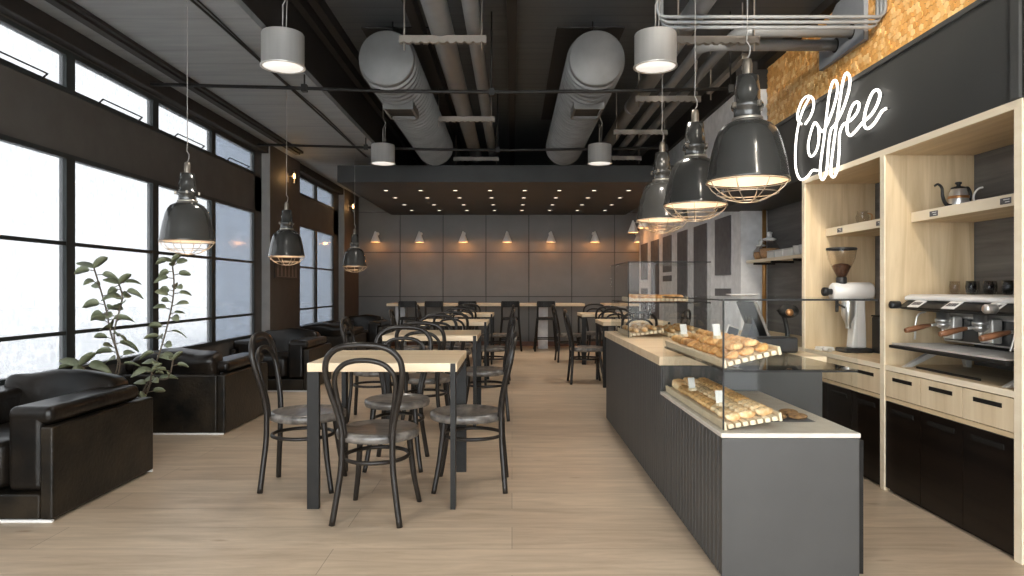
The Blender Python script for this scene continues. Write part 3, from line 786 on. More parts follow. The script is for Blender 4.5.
# communal bar table and stools
t = thing('bar_table', 'long narrow pine bar table standing along the grey back wall', 'table', (-.49, 12.85, 0))
obj('tabletop', MB().box(-1.82, 1.83, -.30, .30, .80, .85), 'table', t, bevel=.004)
for x in (-1.6, -.5, 1.07):
    obj('pedestal', MB().box(x - .09, x + .09, -.1, .1, 0, .80), 'concrete', t, bevel=.006)
t2 = thing('bar_table', 'short pine bar table at the back right, seen behind the glass case', 'table', (2.05, 12.85, 0))
obj('tabletop', MB().box(-.35, .35, -.30, .30, .80, .85), 'table', t2, bevel=.004)
obj('pedestal', MB().box(-.09, .09, -.1, .1, 0, .80), 'concrete', t2, bevel=.006)
def make_stool():
    t = thing('bar_stool', '', 'stool', (0, 0, 0), group='black bar stools at the long back table')
    obj('seat', MB().box(-.16, .16, -.15, .16, .56, .605), 'black', t, bevel=.012)
    b = [(.155, -.165, .79), (.05, -.185, .79), (-.05, -.185, .79), (-.155, -.165, .79)]
    bb = MB()
    pts = smooth_path(b, 4)
    for p, q in zip(pts, pts[1:]):
        d = (q - p).normalized(); n = Vector((-d.y, d.x, 0)) * .014
        vs = [bb.b.verts.new(v) for v in (p - n, q - n, q + n, p + n)]; vt = [bb.b.verts.new(v + Vector((0, 0, .11))) for v in (p - n, q - n, q + n, p + n)]
        bb.b.faces.new(vs); bb.b.faces.new(vt)
        for i in range(4): bb.b.faces.new((vs[i], vs[(i + 1) % 4], vt[(i + 1) % 4], vt[i]))
    obj('backrest', bb, 'black', t)
    for sx in (-1, 1):
        obj('leg', MB().tube([(sx * .20, -.21, 0), (sx * .150, -.15, .58), (sx * .150, -.172, .88)], .018, 8), 'black', t)
        obj('leg', MB().tube([(sx * .20, .21, 0), (sx * .148, .145, .58)], .018, 8), 'black', t)
    obj('footrest', MB().tube([(.185, -.185, .22), (.185, .185, .22), (-.185, .185, .22), (-.185, -.185, .22)], .009, 8, closed=True), 'black', t)
    return t
ST = make_stool()
for i, (x, lb) in enumerate(((-1.87, 'leftmost black stool at the long back table'), (-1.40, 'second black stool from the left at the long back table'), (-.80, 'third black stool from the left at the long back table'),
                             (-.03, 'fourth black stool, second from right at the long back table'), (.61, 'rightmost black stool at the long back table, before pale pedestal'))):
    if i == 0: ST.location = (x, 12.40, 0); ST['label'] = lb
    else: dup(ST, (x, 12.40, 0), 0, lb)

# ------------------------------------------------------------------ leather armchairs
def make_sofa():
    """facing -Y, x in -.435..+.435, y 0..0.93"""
    t = thing('leather_armchair', '', 'armchair', (0, 0, 0), group='black leather armchairs along the windows')
    W = .435
    for y0 in (.002, .914): obj('foot_strip', MB().box(-W + .012, W - .004, y0, y0 + .014, 0, .012), 'white', t, label='pale strip under the base')
    obj('plinth', MB().box(-W + .03, W - .03, .017, .913, 0, .0125), 'black', t)
    obj('base_frame', MB().box(-W + .066, W - .066, .004, .871, .0126, .135), 'leather_pan', t, bevel=.012)
    for s in (-1, 1):
        xo, xi = s * W, s * (W - .064)
        obj('side_panel', MB().box(min(xo, xi), max(xo, xi), 0, .93, .0125, .462), 'leather_pan', t, bevel=.012, seg=3)
        a, b = s * (W - .067), s * (W - .242)
        ap = MB().box(min(a, b), max(a, b), .02, .78, .14, .53)
        ap.box(min(s * (W - .02), b), max(s * (W - .02), b), .02, .82, .467, .555)
        obj('arm_cushion', ap, 'leather', t, bevel=.035, seg=4)
    obj('back_panel', MB().box(-W + .064, W - .064, .872, .929, .0125, .462), 'leather_pan', t, bevel=.014, seg=3)
    obj('seat_cushion', MB().blob(0, .33, .265, W - .243, .32, .125, 40, 24, p=7), 'leather', t)
    bc = MB().blob(0, 0, 0, W - .10, .11, .215, 44, 28, p=6, mtx=Matrix.Translation((0, .755, .425)) @ Matrix.Rotation(-.16, 4, 'X'))
    for v in bc.b.verts:
        if v.co.z > .55: v.co.z += .012 * math.sin(v.co.x * 14 + 1.0) - .004 * (abs(v.co.x) / W) ** 2
        v.co.y += .008 * math.sin(v.co.z * 30 + v.co.x * 9)
    obj('back_cushion', bc, 'leather', t)
    return t
SF = make_sofa()
XS = -2.655
sof = [(3.30, 0, 'nearest black leather armchair, cut off by the left edge of the view'), (6.21, PI, 'black leather armchair with its grey back panel behind the leafy plant'),
       (7.47, 0, 'black leather armchair facing the camera before the brown pillar'), (10.38, PI, 'fourth black leather armchair from the camera, beyond the brown pillar'), (11.64, 0, 'farthest black leather armchair near the back wall')]
for i, (y, rz, lb) in enumerate(sof):
    if i == 0: SF.location = (XS, y, 0); SF['label'] = lb
    else: dup(SF, (XS, y, 0), rz, lb)

# ------------------------------------------------------------------ plants
def leaf(mb, base, d, ln, wd, droop, tw):
    d = d.normalized(); up = Vector((0, 0, 1)); side = d.cross(up)
    if side.length < .05: side = Vector((1, 0, 0))
    side.normalize(); nrm = side.cross(d).normalized()
    side = (side * math.cos(tw) + nrm * math.sin(tw)).normalized(); nrm = side.cross(d).normalized()
    rows = []
    n = 7
    for i in range(n + 1):
        u = i / n
        w = wd * max(.05, math.sqrt(max(0, 1 - (2 * u - 1) ** 2)))
        c = base + d * ln * u + Vector((0, 0, -droop * ln * u * u))
        rows.append([mb.b.verts.new(c - side * w + nrm * w * .25), mb.b.verts.new(c), mb.b.verts.new(c + side * w + nrm * w * .25)])
    for a, b in zip(rows, rows[1:]):
        for k in range(2):
            f = mb.b.faces.new((a[k], a[k + 1], b[k + 1], b[k])); f.smooth = True
def PX(px, py, y): return Vector(((px - 512) * y / F, y, H - (py - 288) * y / F))
def plant(loc, stems, leaves, label):
    t = thing('potted_plant', label, 'plant', loc, group='tall leafy plants between the armchairs')
    o = Vector(loc)
    obj('pot', MB().lathe([(0, 0), (.085, 0), (.10, .03), (.118, .30), (.122, .31), (.112, .31), (.108, .275), (0, .275)], 28), 'pot', t)
    obj('soil', MB().lathe([(0, .29), (.105, .282)], 24), 'soil', t)
    s = MB(); lf = MB()
    for st in stems:
        s.tube(smooth_path([p - o for p in st], 5), .0055, 8)
    for st, u0, u1, n, sz in leaves:
        pts = smooth_path([p - o for p in stems[st]], 8); m = len(pts) - 1
        for k in range(n):
            u = u0 + (u1 - u0) * k / max(1, n - 1)
            p = pts[min(m, int(u * m))]
            a = k * 2.4 + st * 1.1 + random.uniform(-.3, .3)
            d = Vector((math.cos(a), math.sin(a) * .55, random.uniform(.05, .45)))
            q = p + d.normalized() * .035
            s.tube([p, q], .003, 6)
            leaf(lf, q, d, sz * random.uniform(.9, 1.25), sz * .30 * random.uniform(.85, 1.15), random.uniform(.2, .7), random.choice((-1, 1)) * random.uniform(.5, 1.0))
        p = pts[-1]
        leaf(lf, p, Vector((-.8, .1, .3)), sz * 1.35, sz * .33, .1, .4); leaf(lf, p, Vector((.6, .2, .8)), sz * 1.25, sz * .34, .2, .6)
    obj('stem', s, 'stem', t)
    le = obj('foliage', lf, 'leaf', t)
    sd = le.modifiers.new('Solid', 'SOLIDIFY'); sd.thickness = .0015
y = 4.66
plant((-2.93, y, 0), [[Vector((-2.93, y, .28)), PX(117, 370, y), PX(110, 330, y), PX(105, 305, y), PX(94, 268, y)], [Vector((-2.91, y + .02, .28)), PX(119, 372, y), PX(114, 335, y), PX(122, 300, y), PX(119, 284, y)],
                       [Vector((-2.94, y - .02, .28)), PX(108, 395, y - .05), PX(88, 372, y - .1), PX(80, 366, y - .1)]],
      [(0, .30, .98, 18, .105), (1, .35, 1, 14, .095), (2, .5, 1, 4, .12)], 'tall leafy plant with broad oval leaves behind the nearest armchair')
y = 4.78
plant((-2.66, y, 0), [[Vector((-2.66, y, .28)), PX(150, 378, y), PX(162, 345, y), PX(171, 310, y), PX(174, 285, y), PX(172, 262, y)], [Vector((-2.64, y, .28)), PX(152, 382, y), PX(168, 378, y), PX(173, 360, y)],
                       [Vector((-2.68, y - .03, .28)), PX(146, 395, y - .05), PX(152, 372, y - .1)]],
      [(0, .25, 1, 26, .085), (1, .4, 1, 7, .08), (2, .4, 1, 7, .08)], 'slimmer leafy plant rising in front of the grey sofa back panel')

# framed print on pillar
t = thing('framed_print', 'small dark print of pale bottles on the brown pillar behind a pendant', 'picture', (-2.997, 9.06, 1.365))
obj('frame', MB().box(0, .014, -.46, .46, -.105, .105), 'picture', t, bevel=.004)
pl = [(-.42, -.088)]
for k in range(6):
    yy = -.36 + k * .145
    pl += [(yy - .03, -.08), (yy - .03, .01), (yy - .012, .035), (yy - .012, .08), (yy + .012, .08), (yy + .012, .035), (yy + .03, .01), (yy + .03, -.08)]
bt = MB().prism(pl + [(.42, -.08), (.42, -.088)], .0145, .016, 'x')
obj('print', bt, 'print_pale', t)

# ------------------------------------------------------------------ shelving wall on the right
XFR = 2.09
UY = [2.82, 3.855, 4.90]
fs = struct('fascia', MB().box(XFR, XFR + .04, 2.80, 7.02, H + .782, H + 1.287), 'fascia')
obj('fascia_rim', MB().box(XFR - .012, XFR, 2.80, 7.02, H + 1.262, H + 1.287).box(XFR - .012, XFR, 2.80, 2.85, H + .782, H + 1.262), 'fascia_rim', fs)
obj('fascia_top', MB().box(XFR + .04, XR, 2.80, 7.02, H + 1.20, H + 1.24), 'fascia', fs)
struct('trim_4', MB().box(XFR + .04, XR, 4.93, 7.02, H + .785, H + .81), 'fascia')
# near end: dark return panel beyond the unit
struct('trim_5', MB().box(XFR + .001, XR, 1.2, 2.795, H + .78, ZC), 'riser')
# honeycomb wall
mb = MB()
r = .026; dx = r * math.sqrt(3); rng = random.Random(3)
row = 0; z = H + 1.22
while z < ZC - .02:
    yy = 2.9 + (dx / 2 if row % 2 else 0)
    while yy < 6.93:
        # skip cells the fascia hides or frame never shows
        dpt = rng.choice((.010, .012, .014, .018))
        poly = [(yy + r * .90 * math.sin(PI / 3 * k), z + r * .90 * math.cos(PI / 3 * k)) for k in range(6)]
        a = [mb.b.verts.new((XR - .001, u, v)) for u, v in poly]; b = [mb.b.verts.new((XR - dpt, u, v)) for u, v in poly]
        mb.b.faces.new(b)
        for i in range(6): mb.b.faces.new((a[i], a[(i + 1) % 6], b[(i + 1) % 6], b[i]))
        yy += dx
    z += r * 1.5; row += 1
hx = struct('wall_right_honeycomb', mb, 'hex')

# the wooden shelving frame (fixed unit)
t = thing('shelving_frame', 'tall light oak frame of uprights and top board built along the right wall', 'shelving', (XFR, 3.86, 0))
for i, y0 in enumerate(UY):
    obj('upright', MB().box(.008, .505, y0 - .022 - 3.86, y0 + .022 - 3.86, 0, H + .745), 'oak', t)
    obj('upright_edge', MB().box(0, .0075, y0 - .022 - 3.86, y0 + .022 - 3.86, 0, H + .745), 'oak_edge', t)
obj('top_board', MB().box(.008, .505, UY[0] - .022 - 3.86, UY[2] + .022 - 3.86, H + .7455, H + .780), 'oak_h', t)
obj('top_edge', MB().box(0, .0075, UY[0] - .022 - 3.86, UY[2] + .022 - 3.86, H + .7455, H + .780), 'oak_edge', t)
# shelves
def shelf(y0, y1, x, z0, z1, label, bays):
    t = thing('wall_shelf', label, 'shelf', (x, (y0 + y1) / 2, z0))
    w = (y1 - y0) / 2
    obj('board', MB().box(.006, XR - x - .003, -w, w, 0, z1 - z0), 'oak_h', t)
    obj('front_edge', MB().box(0, .0055, -w, w, 0, z1 - z0), 'oak_edge', t)
    for yy in bays:
        pl = obj('label_plate', MB().box(-.003, -.0005, yy - t.location.y - .034, yy - t.location.y + .034, .012, .040), 'slot', t)
        obj('label_print', MB().box(-.0036, -.0031, yy - t.location.y - .026, yy - t.location.y + .012, .030, .0335).box(-.0036, -.0031, yy - t.location.y - .026, yy - t.location.y + .002, .019, .0225), 'paper', pl)
    return t
shelf(UY[0] + .024, UY[1] - .024, 2.24, 1.504, 1.558, 'oak shelf holding the kettles in the right bay', [2.24 * F / 422, 2.24 * F / 494])
shelf(UY[1] + .024, UY[2] - .024, 2.24, 1.504, 1.558, 'oak shelf above the white coffee grinder', [2.24 * F / 328, 2.24 * F / 367.5])
# black bracket shelf in the far bay
t = thing('wall_shelf', 'thin pale shelf on black brackets in the far dark bay', 'shelf', (2.38, 5.9, 1.386))
obj('board', MB().box(0, XR - 2.38 - .003, -.975, 1.04, 0, .028), 'oak_edge', t)
for yy in (-.6, -.1, .4, .85): obj('bracket', MB().box(.01, XR - 2.38 - .003, yy - .012, yy + .012, -.022, 0), 'black', t)
# worktop
WT = .705
t = thing('worktop', 'light oak worktop running through the shelving bays', 'worktop', (XFR, 3.86, WT))
y_off = 3.86
for a, b in ((UY[0] + .023, UY[1] - .023), (UY[1] + .023, UY[2] - .023), (UY[2] + .023, 6.94)):
    obj('worktop_board', MB().box(.010, .505, a - y_off, b - y_off, -.028, 0), 'oak_h', t)
    obj('worktop_edge', MB().box(.002, .0098, a - y_off, b - y_off, -.028, 0), 'oak_edge', t)
# cabinets: three per bay, drawer over dark door
def cabinet(y0, y1, label):
    t = thing('base_cabinet', label, 'cabinet', (XFR, (y0 + y1) / 2, 0), group='base cabinets with oak drawer over black door')
    w = (y1 - y0) / 2
    obj('carcass', MB().box(.03, .505, -w + .001, w - .001, .0, WT - .03), 'blackwood', t)
    obj('rail', MB().box(.006, .029, -w, w, .505, .527), 'oak_h', t)
    d = obj('drawer', MB().box(.004, .029, -w + .003, w - .003, .531, WT - .033), 'oak_dr', t)
    obj('drawer_handle', MB().box(.0025, .006, -w * .55, w * .55, .622, .642), 'black', d)
    dr = obj('door', MB().box(.006, .029, -w + .002, w - .002, .02, .502), 'blackwood', t)
    obj('door_handle', MB().box(.0035, .008, -w * .62, w * .62, .445, .468), 'black', dr)
nms = ['nearest', 'middle', 'farthest']
for bi, (a, b, bn) in enumerate(((UY[0] + .024, UY[1] - .024, 'under the espresso machine'), (UY[1] + .024, UY[2] - .024, 'under the white grinder'))):
    for k in range(3):
        cabinet(a + (b - a) * k / 3, a + (b - a) * (k + 1) / 3, '%s base cabinet %s, oak drawer above black door' % (nms[k], bn))
for k in range(5):
    a, b = UY[2] + .024, 6.93
    cabinet(a + (b - a) * k / 5, a + (b - a) * (k + 1) / 5, '%s base cabinet in the dark bay behind the glass case' % ORD[k])
# copper pipe
t = tag(obj('copper_pipe', MB().tube([(2.535, 6.86, .706), (2.535, 6.86, H + .782)], .02, 14), 'copper_pipe'), 'vertical copper pipe in the corner of the dark far bay', 'pipe')

# ------------------------------------------------------------------ neon sign
def trace(zpts):
    out = []
    for u, v in zpts:
        px = 780 + u / 4.433; py = 60 + v / 4.433
        d = 2.0685 * F / (px - 512)
        out.append(Vector((2.0685, d, H + (288 - py) * d / F)))
    return out
s1 = [(112, 284), (135, 250), (149, 205), (144, 170), (122, 160), (99, 180), (81, 225), (78, 262), (94, 284)]
s1b = [(130, 168), (105, 215), (86, 270), (73, 340), (68, 420), (72, 490), (92, 530), (122, 517), (143, 490), (164, 490)]
s2 = [(172, 300), (155, 277), (138, 315), (125, 375), (130, 420), (146, 424), (165, 392), (173, 340), (172, 300), (186, 318), (206, 292), (236, 215), (254, 140), (250, 96), (235, 96), (219, 150), (206, 250), (195, 350), (181, 450), (178, 510), (190, 531), (205, 500), (211, 440), (216, 370), (226, 310),
      (245, 285), (276, 225), (304, 140), (309, 80), (295, 58), (280, 90), (265, 180), (251, 280), (237, 380), (226, 470), (226, 508), (240, 518), (255, 480), (262, 400), (264, 330), (280, 288),
      (312, 268), (340, 235), (351, 200), (340, 186), (320, 205), (302, 260), (297, 310), (310, 335), (335, 315), (366, 278),
      (402, 245), (430, 200), (443, 155), (432, 132), (410, 145), (390, 190), (376, 240), (373, 288), (390, 304), (420, 278), (450, 230), (470, 215)]
c0 = Vector((2.0685, 4.2, 2.06))
t = thing('neon_sign', 'white neon lettering sign reading Coffee on the charcoal fascia', 'sign', tuple(c0))
mb = MB()
obj('neon_tube', MB().tube(smooth_path([p - c0 for p in trace(s1)], 5), .0082, 8), 'neon', t)
obj('neon_tube', MB().tube(smooth_path([p - c0 for p in trace(s1b)], 5), .0082, 8), 'neon', t)
obj('neon_tube', MB().tube(smooth_path([p - c0 for p in trace(s2)], 5), .0082, 8), 'neon', t)
for u, v in ((78, 262), (143, 490), (254, 140), (309, 80), (351, 200), (443, 155), (470, 215), (130, 400)):
    p = trace([(u, v)])[0] - c0
    obj('standoff', MB().tube([p, p + Vector((XFR - 2.0685, 0, 0))], .0025, 6), 'black', t)

# ------------------------------------------------------------------ counter
XC, Y0, YS, YE = .825, 2.68, 3.78, 5.99
t = thing('service_counter', 'long grey fluted service counter with a low end toward the camera', 'counter', (XC, Y0, 0))
def cbx(x0, x1, y0, y1, z0, z1): return (x0 - XC, x1 - XC, y0 - Y0, y1 - Y0, z0, z1)
obj('low_body', MB().box(*cbx(XC + .012, 1.365, Y0, YS, 0, .545)), 'counter', t, bevel=.003)
obj('high_body', MB().box(*cbx(XC + .012, 1.72, YS + .002, YE, 0, .705)), 'counter', t, bevel=.003)
fl = MB(); y = Y0 + .002
while y < YE - .02:
    zt = .545 if y + .050 < YS else .705
    fl.box(*cbx(XC - .001, XC + .0115, y, min(y + .046, YE), 0.0, zt)); y += .055
obj('fluted_panel', fl, 'counter', t, bevel=.004)
obj('corner_post', MB().box(*cbx(XC - .004, XC + .011, Y0 - .012, Y0 + .001, 0, .545)), 'counter', t)
obj('stone_top', MB().box(*cbx(XC - .004, 1.368, Y0 - .004, YS, .546, .565)), 'stone', t, bevel=.003)
obj('wooden_top', MB().box(*cbx(XC - .012, 1.74, YS - .01, YE + .01, .7065, .757)), 'table', t, bevel=.004)
obj('side_board', MB().box(*cbx(1.372, 1.395, Y0 + .03, YS - .02, 0, .53)), 'black', t)

# display cases
def case(name, label, x0, x1, y0, y1, z0, z1, shelf_z, xtop):
    t = thing(name, label, 'display case', (x0, y0, z0))
    def B(a0, a1, b0, b1, c0, c1): return MB().box(a0 - x0, a1 - x0, b0 - y0, b1 - y0, c0 - z0, c1 - z0)
    g = .006
    obj('glass_panel', B(x0, x0 + g, y0 + g, y1, z0 + .001, z1), 'glass', t)
    obj('glass_panel', B(x0, x1, y0, y0 + g - .0003, z0 + .001, z1), 'glass', t)
    obj('glass_top', B(x0, xtop, y0, y1, z1 + .0005, z1 + .0085), 'glass', t)
    obj('glass_shelf', B(x0 + g + .001, x1, y0 + g + .001, y1 - g - .001, shelf_z - .009, shelf_z), 'glass_dark', t)
    e = B(x0, x1, y0 - .003, y0 - .0002, shelf_z - .010, shelf_z - .003)
    e.box(-.003, xtop - x0, -.003, -.0002, z1 - z0 + .0005, z1 - z0 + .008)
    e.box(-.003, -.0002, -.003, y1 - y0, z1 - z0 + .0005, z1 - z0 + .006)
    e.box(-.003, .004, -.0035, -.0002, .01, z1 - z0)
    obj('edge_trim', e, 'black', t)
    return t
case('pastry_case', 'large glass pastry case on the low stone end of the counter', .832, 1.362, 2.69, 3.765, .566, 1.084, .813, 1.44)
case('pastry_case', 'smaller glass pastry case at the far end of the wooden counter top', .865, 1.48, 5.08, 5.96, .758, 1.324, 1.03, 1.48)

# trays
def tray(loc, rot, w, l, label, along='y'):
    """w across x (slats seen at the front), l along y"""
    t = thing('wooden_tray', label, 'tray', loc)
    t.rotation_euler = rot
    rl = MB().box(0, .012, 0, l, 0, .034)
    rl.box(w - .012, w, 0, l, 0, .034)
    obj('side_rail', rl, 'tray', t, bevel=.002)
    sl = MB(); n = max(3, int(w / .033)); pitch = (w - .028) / n
    for k in range(n):
        x0 = .014 + k * pitch + .004
        sl.box(x0, x0 + pitch - .008, .002, l - .002, .004, .022)
    obj('slat', sl, 'tray', t, bevel=.002)
    cr = MB()
    for yy in (.03, l / 2, l - .05): cr.box(.0125, w - .0125, yy, yy + .03, .0, .0038)
    obj('cross_bar', cr, 'bread3', t)
    return t

def make_croissant():
    mb = MB(); pts = []; rr = []
    n = 40
    for k in range(n + 1):
        u = k / n; a = (u - .5) * 2.5
        pts.append((.034 * math.sin(a), .018 - .034 * math.cos(a) * .8, .014))
        e = math.sin(PI * u) ** .75
        w = (u * 7) % 1.0
        rr.append(max(.003, .0175 * e * (.80 + .28 * w)))
    mb.tube(pts, rr, 12)
    for v in mb.b.verts: v.co.z = max(0.0, v.co.z)
    return tag(obj('croissant', mb, 'bread'), '', 'pastry')
def make_roll(m):
    mb = MB().blob(0, 0, .0155, .0195, .040, .018, 18, 24, p=2.3)
    for v in mb.b.verts:
        if v.co.z > .016: v.co.z += -.006 * max(0, math.cos(v.co.y * 240 + v.co.x * 80)) ** 2
    return tag(obj('bread_roll', mb, m), '', 'pastry')
def make_loaf():
    mb = MB().blob(0, 0, .022, .026, .032, .023, 18, 12, p=4)
    return tag(obj('sponge_loaf', mb, 'bread2'), '', 'pastry')
protos = {}
def pastry(kind, loc, rot, lb, group):
    if kind not in protos:
        o = {'croissant': make_croissant, 'roll': lambda: make_roll('bread2'), 'bun': lambda: make_roll('bread'), 'dark': lambda: make_roll('bread3'), 'loaf': make_loaf}[kind]()
        if kind in ('bun', 'dark'): o.name = 'seeded_bun' if kind == 'bun' else 'rye_roll'
        protos[kind] = o
    else:
        o = protos[kind].copy(); C.objects.link(o)
    o.location = loc; o.rotation_euler = rot; o['label'] = lb; o['group'] = group
    return o
def fill(tr, w, l, cols, rws, pick, desc, group, ztop=.0222, x_from=.02, y_from=.03, jit=.006, rz=0.0):
    mt = Matrix.LocRotScale(tr.location, tr.rotation_euler, None)
    for j in range(rws):
        for i in range(cols):
            x = x_from + (w - 2 * x_from) * (i + .5) / cols; y = y_from + (l - 2 * y_from) * (j + .5) / rws
            kd = pick(i, j)
            if kd is None: continue
            p = mt @ Vector((x + random.uniform(-jit, jit), y + random.uniform(-jit, jit), ztop))
            e = tr.rotation_euler
            nm = {'croissant': 'golden croissant', 'roll': 'pale crusty roll', 'bun': 'golden bun', 'dark': 'dark rye roll', 'loaf': 'square pale sponge loaf'}[kd]
            col = ['left', 'right'][i] if cols == 2 else ['left', 'middle', 'right'][i] if cols == 3 else ORD[i]
            pastry(kd, p, (e[0], e[1], rz + random.uniform(-.25, .25)), '%s, %s column, %s from front, %s' % (nm, col, ORD[j], desc), group)
def tagcard(loc, rz, lb):
    t = thing('price_tag', lb, 'card', loc, rz, group='white price cards among the pastries')
    obj('card', MB().box(-.018, .018, -.001, .001, .012, .062, Matrix.Rotation(-.2, 4, 'X')), 'paper', t)
    obj('stand', MB().box(-.014, .014, -.012, .012, 0, .012), 'tray', t)
    return t

tilt = (0, -.17, 0)
TW = .235
T1 = tray((.846, 2.715, .5665), tilt, TW, 1.03, 'slatted wooden tray of rolls on the stone counter top')
fill(T1, TW, 1.03, 3, 15, lambda i, j: 'loaf' if j > 12 and i < 2 else ('roll' if (j < 4 or i == 1) else 'bun'), 'lower tray of near case', 'rolls on the lower tray', rz=PI / 2 + .45, jit=.004)
T2 = tray((.846, 2.715, .8145), (0, -.24, 0), TW, 1.03, 'slatted wooden tray of croissants on the smoky glass shelf')
fill(T2, TW, 1.03, 3, 14, lambda i, j: 'croissant' if j < 9 else ('dark' if j == 9 else 'bun'), 'upper tray of the near case', 'pastries on the upper tray', rz=.4)
# second layer of croissants
mt = Matrix.LocRotScale(T2.location, T2.rotation_euler, None)
for j in range(8):
    for i in range(2):
        p = mt @ Vector((.085 + .065 * i, .09 + .07 * j, .046))
        pastry('croissant', p, (0, -.24, random.uniform(-1, 1)), 'golden croissant in %s column on top of the pile, %s from the front, upper tray' % (['left', 'right'][i], ORD[j]), 'pastries on the upper tray')
mt1 = Matrix.LocRotScale(T1.location, T1.rotation_euler, None); mt2 = mt
tagcard(mt1 @ Vector((.035, .13, .074)), .35, 'white price card at the front of the lower pastry tray')
tagcard(mt1 @ Vector((.03, .55, .074)), .35, 'white price card halfway along the lower pastry tray')
tagcard(mt2 @ Vector((.045, .16, .10)), .35, 'white price card at the front of the upper croissant tray')
tagcard(mt2 @ Vector((.03, .68, .074)), .35, 'white price card farther back on the upper croissant tray')
# cookies, on a thin dark sheet standing in for shadow on the stone
t = tag(obj('shadow_patch', MB().box(1.10, 1.29, 2.90, 3.14, .5660, .5672), 'slot'), 'dark shadow patch on stone top right of the rolls', 'sheet')
for i in range(2):
    for j in range(2):
        mb = MB().blob(0, 0, .012, .042, .042, .013, 16, 8)
        o = tag(obj('seed_cookie', mb, 'cookie'), 'seeded cookie in %s column, %s from the front, on the dark shadow patch' % (['left', 'right'][i], ORD[j]), 'cookie', 'seeded cookies on the baking sheet')
        o.location = (1.15 + .09 * i, 2.965 + .1 * j, .5674)
# far case
T3 = tray((.91, 5.24, .7595), (0, -.12, 0), .26, .64, 'left wooden tray in the far glass case')
fill(T3, .26, .64, 3, 7, lambda i, j: 'bun' if j % 2 else 'roll', 'left lower tray of the far case', 'rolls in the far case')
T4 = tray((1.20, 5.24, .7595), (0, -.12, 0), .26, .64, 'right wooden tray in the far glass case')
fill(T4, .26, .64, 3, 8, lambda i, j: 'croissant' if j % 3 else 'roll', 'right lower tray of the far case', 'rolls in the far case')
T5 = tray((.90, 5.23, 1.0312), (0, 0, 0), .45, .36, 'wooden tray of pastries on the upper shelf of the far case')
fill(T5, .45, .36, 6, 3, lambda i, j: 'bun' if i < 2 else 'croissant', 'upper tray of the far case', 'pastries on the far upper tray')

# small things on and behind the counter
o = tag(obj('plate', MB().lathe([(0, 0), (.05, 0), (.085, .008), (.085, .011), (.05, .004), (0, .004)], 32), 'ceramic'), 'thin white plate lying on the glass top of the near case', 'plate')
o.location = (1.20, 3.55, 1.0935)
# POS terminal
ZK = .7585
t = thing('point_of_sale_terminal', 'grey till terminal with tilted screen on the wooden counter', 'till', (1.50, 4.25, ZK), 0)
obj('base', MB().box(-.10, .10, -.09, .09, 0, .025), 'black_pl', t, bevel=.008)
obj('stand', MB().prism([(-.04, .025), (.05, .025), (.02, .22), (-.015, .22)], -.04, .04, 'y'), 'black_pl', t, bevel=.006)
sm = Matrix.Translation((-.0, 0, .19)) @ Matrix.Rotation(-.38, 4, 'Y')
obj('screen', MB().box(-.014, .010, -.16, .16, -.11, .11, sm), 'matte', t, bevel=.003)
obj('screen_edge', MB().box(-.010, .006, -.1645, -.1605, -.12, .125, sm), 'bracket', t)
obj('display', MB().box(.0105, .012, -.15, .15, -.10, .10, sm), 'screen', t)
obj('customer_display', MB().box(-.075, -.06, -.07, .07, .02, .14, Matrix.Rotation(.3, 4, 'Y')), 'screen', t, bevel=.003)
t = thing('receipt_printer', 'black receipt printer box right of the croissants on wooden counter', 'printer', (1.56, 4.02, ZK))
obj('body', MB().box(-.16, .1, -.07, .07, 0, .09), 'black_pl', t, bevel=.014)
obj('paper_slot', MB().box(-.12, .06, -.012, .012, .0895, .0915), 'slot', t)
t = thing('sign_holder', 'small silver framed sign leaning on the wooden counter by the till', 'sign', (1.26, 4.02, ZK))
sm = Matrix.Rotation(.30, 4, 'Y') @ Matrix.Rotation(.5, 4, 'Z')
obj('frame', MB().box(-.05, .05, -.005, .005, .0, .16, sm), 'alu', t, bevel=.003)
obj('sign_face', MB().box(-.042, .042, -.0065, -.0052, .01, .15, sm), 'screen', t)
t = thing('tap', 'black curved-neck tap with brass-tipped head on the wooden counter', 'tap', (1.655, 4.12, ZK)); t.scale = (1.25, 1.25, 1.25)
obj('neck', MB().tube(smooth_path([(0, 0, 0), (.005, 0, .08), (-.01, 0, .16), (-.04, 0, .20)], 5), .011, 10), 'black', t)
obj('base', MB().lathe([(0, 0), (.035, 0), (.035, .008), (.015, .016), (0, .016)], 24), 'black', t)
obj('head', MB().blob(.01, 0, .19, .05, .035, .035, 18, 12), 'black', t)
obj('brass_tip', MB().lathe([(0, -.01), (.016, -.01), (.016, .012), (0, .012)], 20, mtx=Matrix.Translation((.0, -.036, .185)) @ Matrix.Rotation(PI / 2, 4, 'X')), 'copper', t)
t = thing('hand_towel', 'folded white towel on the worktop behind the glass case', 'towel', (2.16, 4.72, WT + .0005))
obj('fold', MB().box(-.05, .05, -.05, .05, 0, .012).box(-.046, .046, -.048, .046, .0122, .024), 'paper', t, bevel=.005)

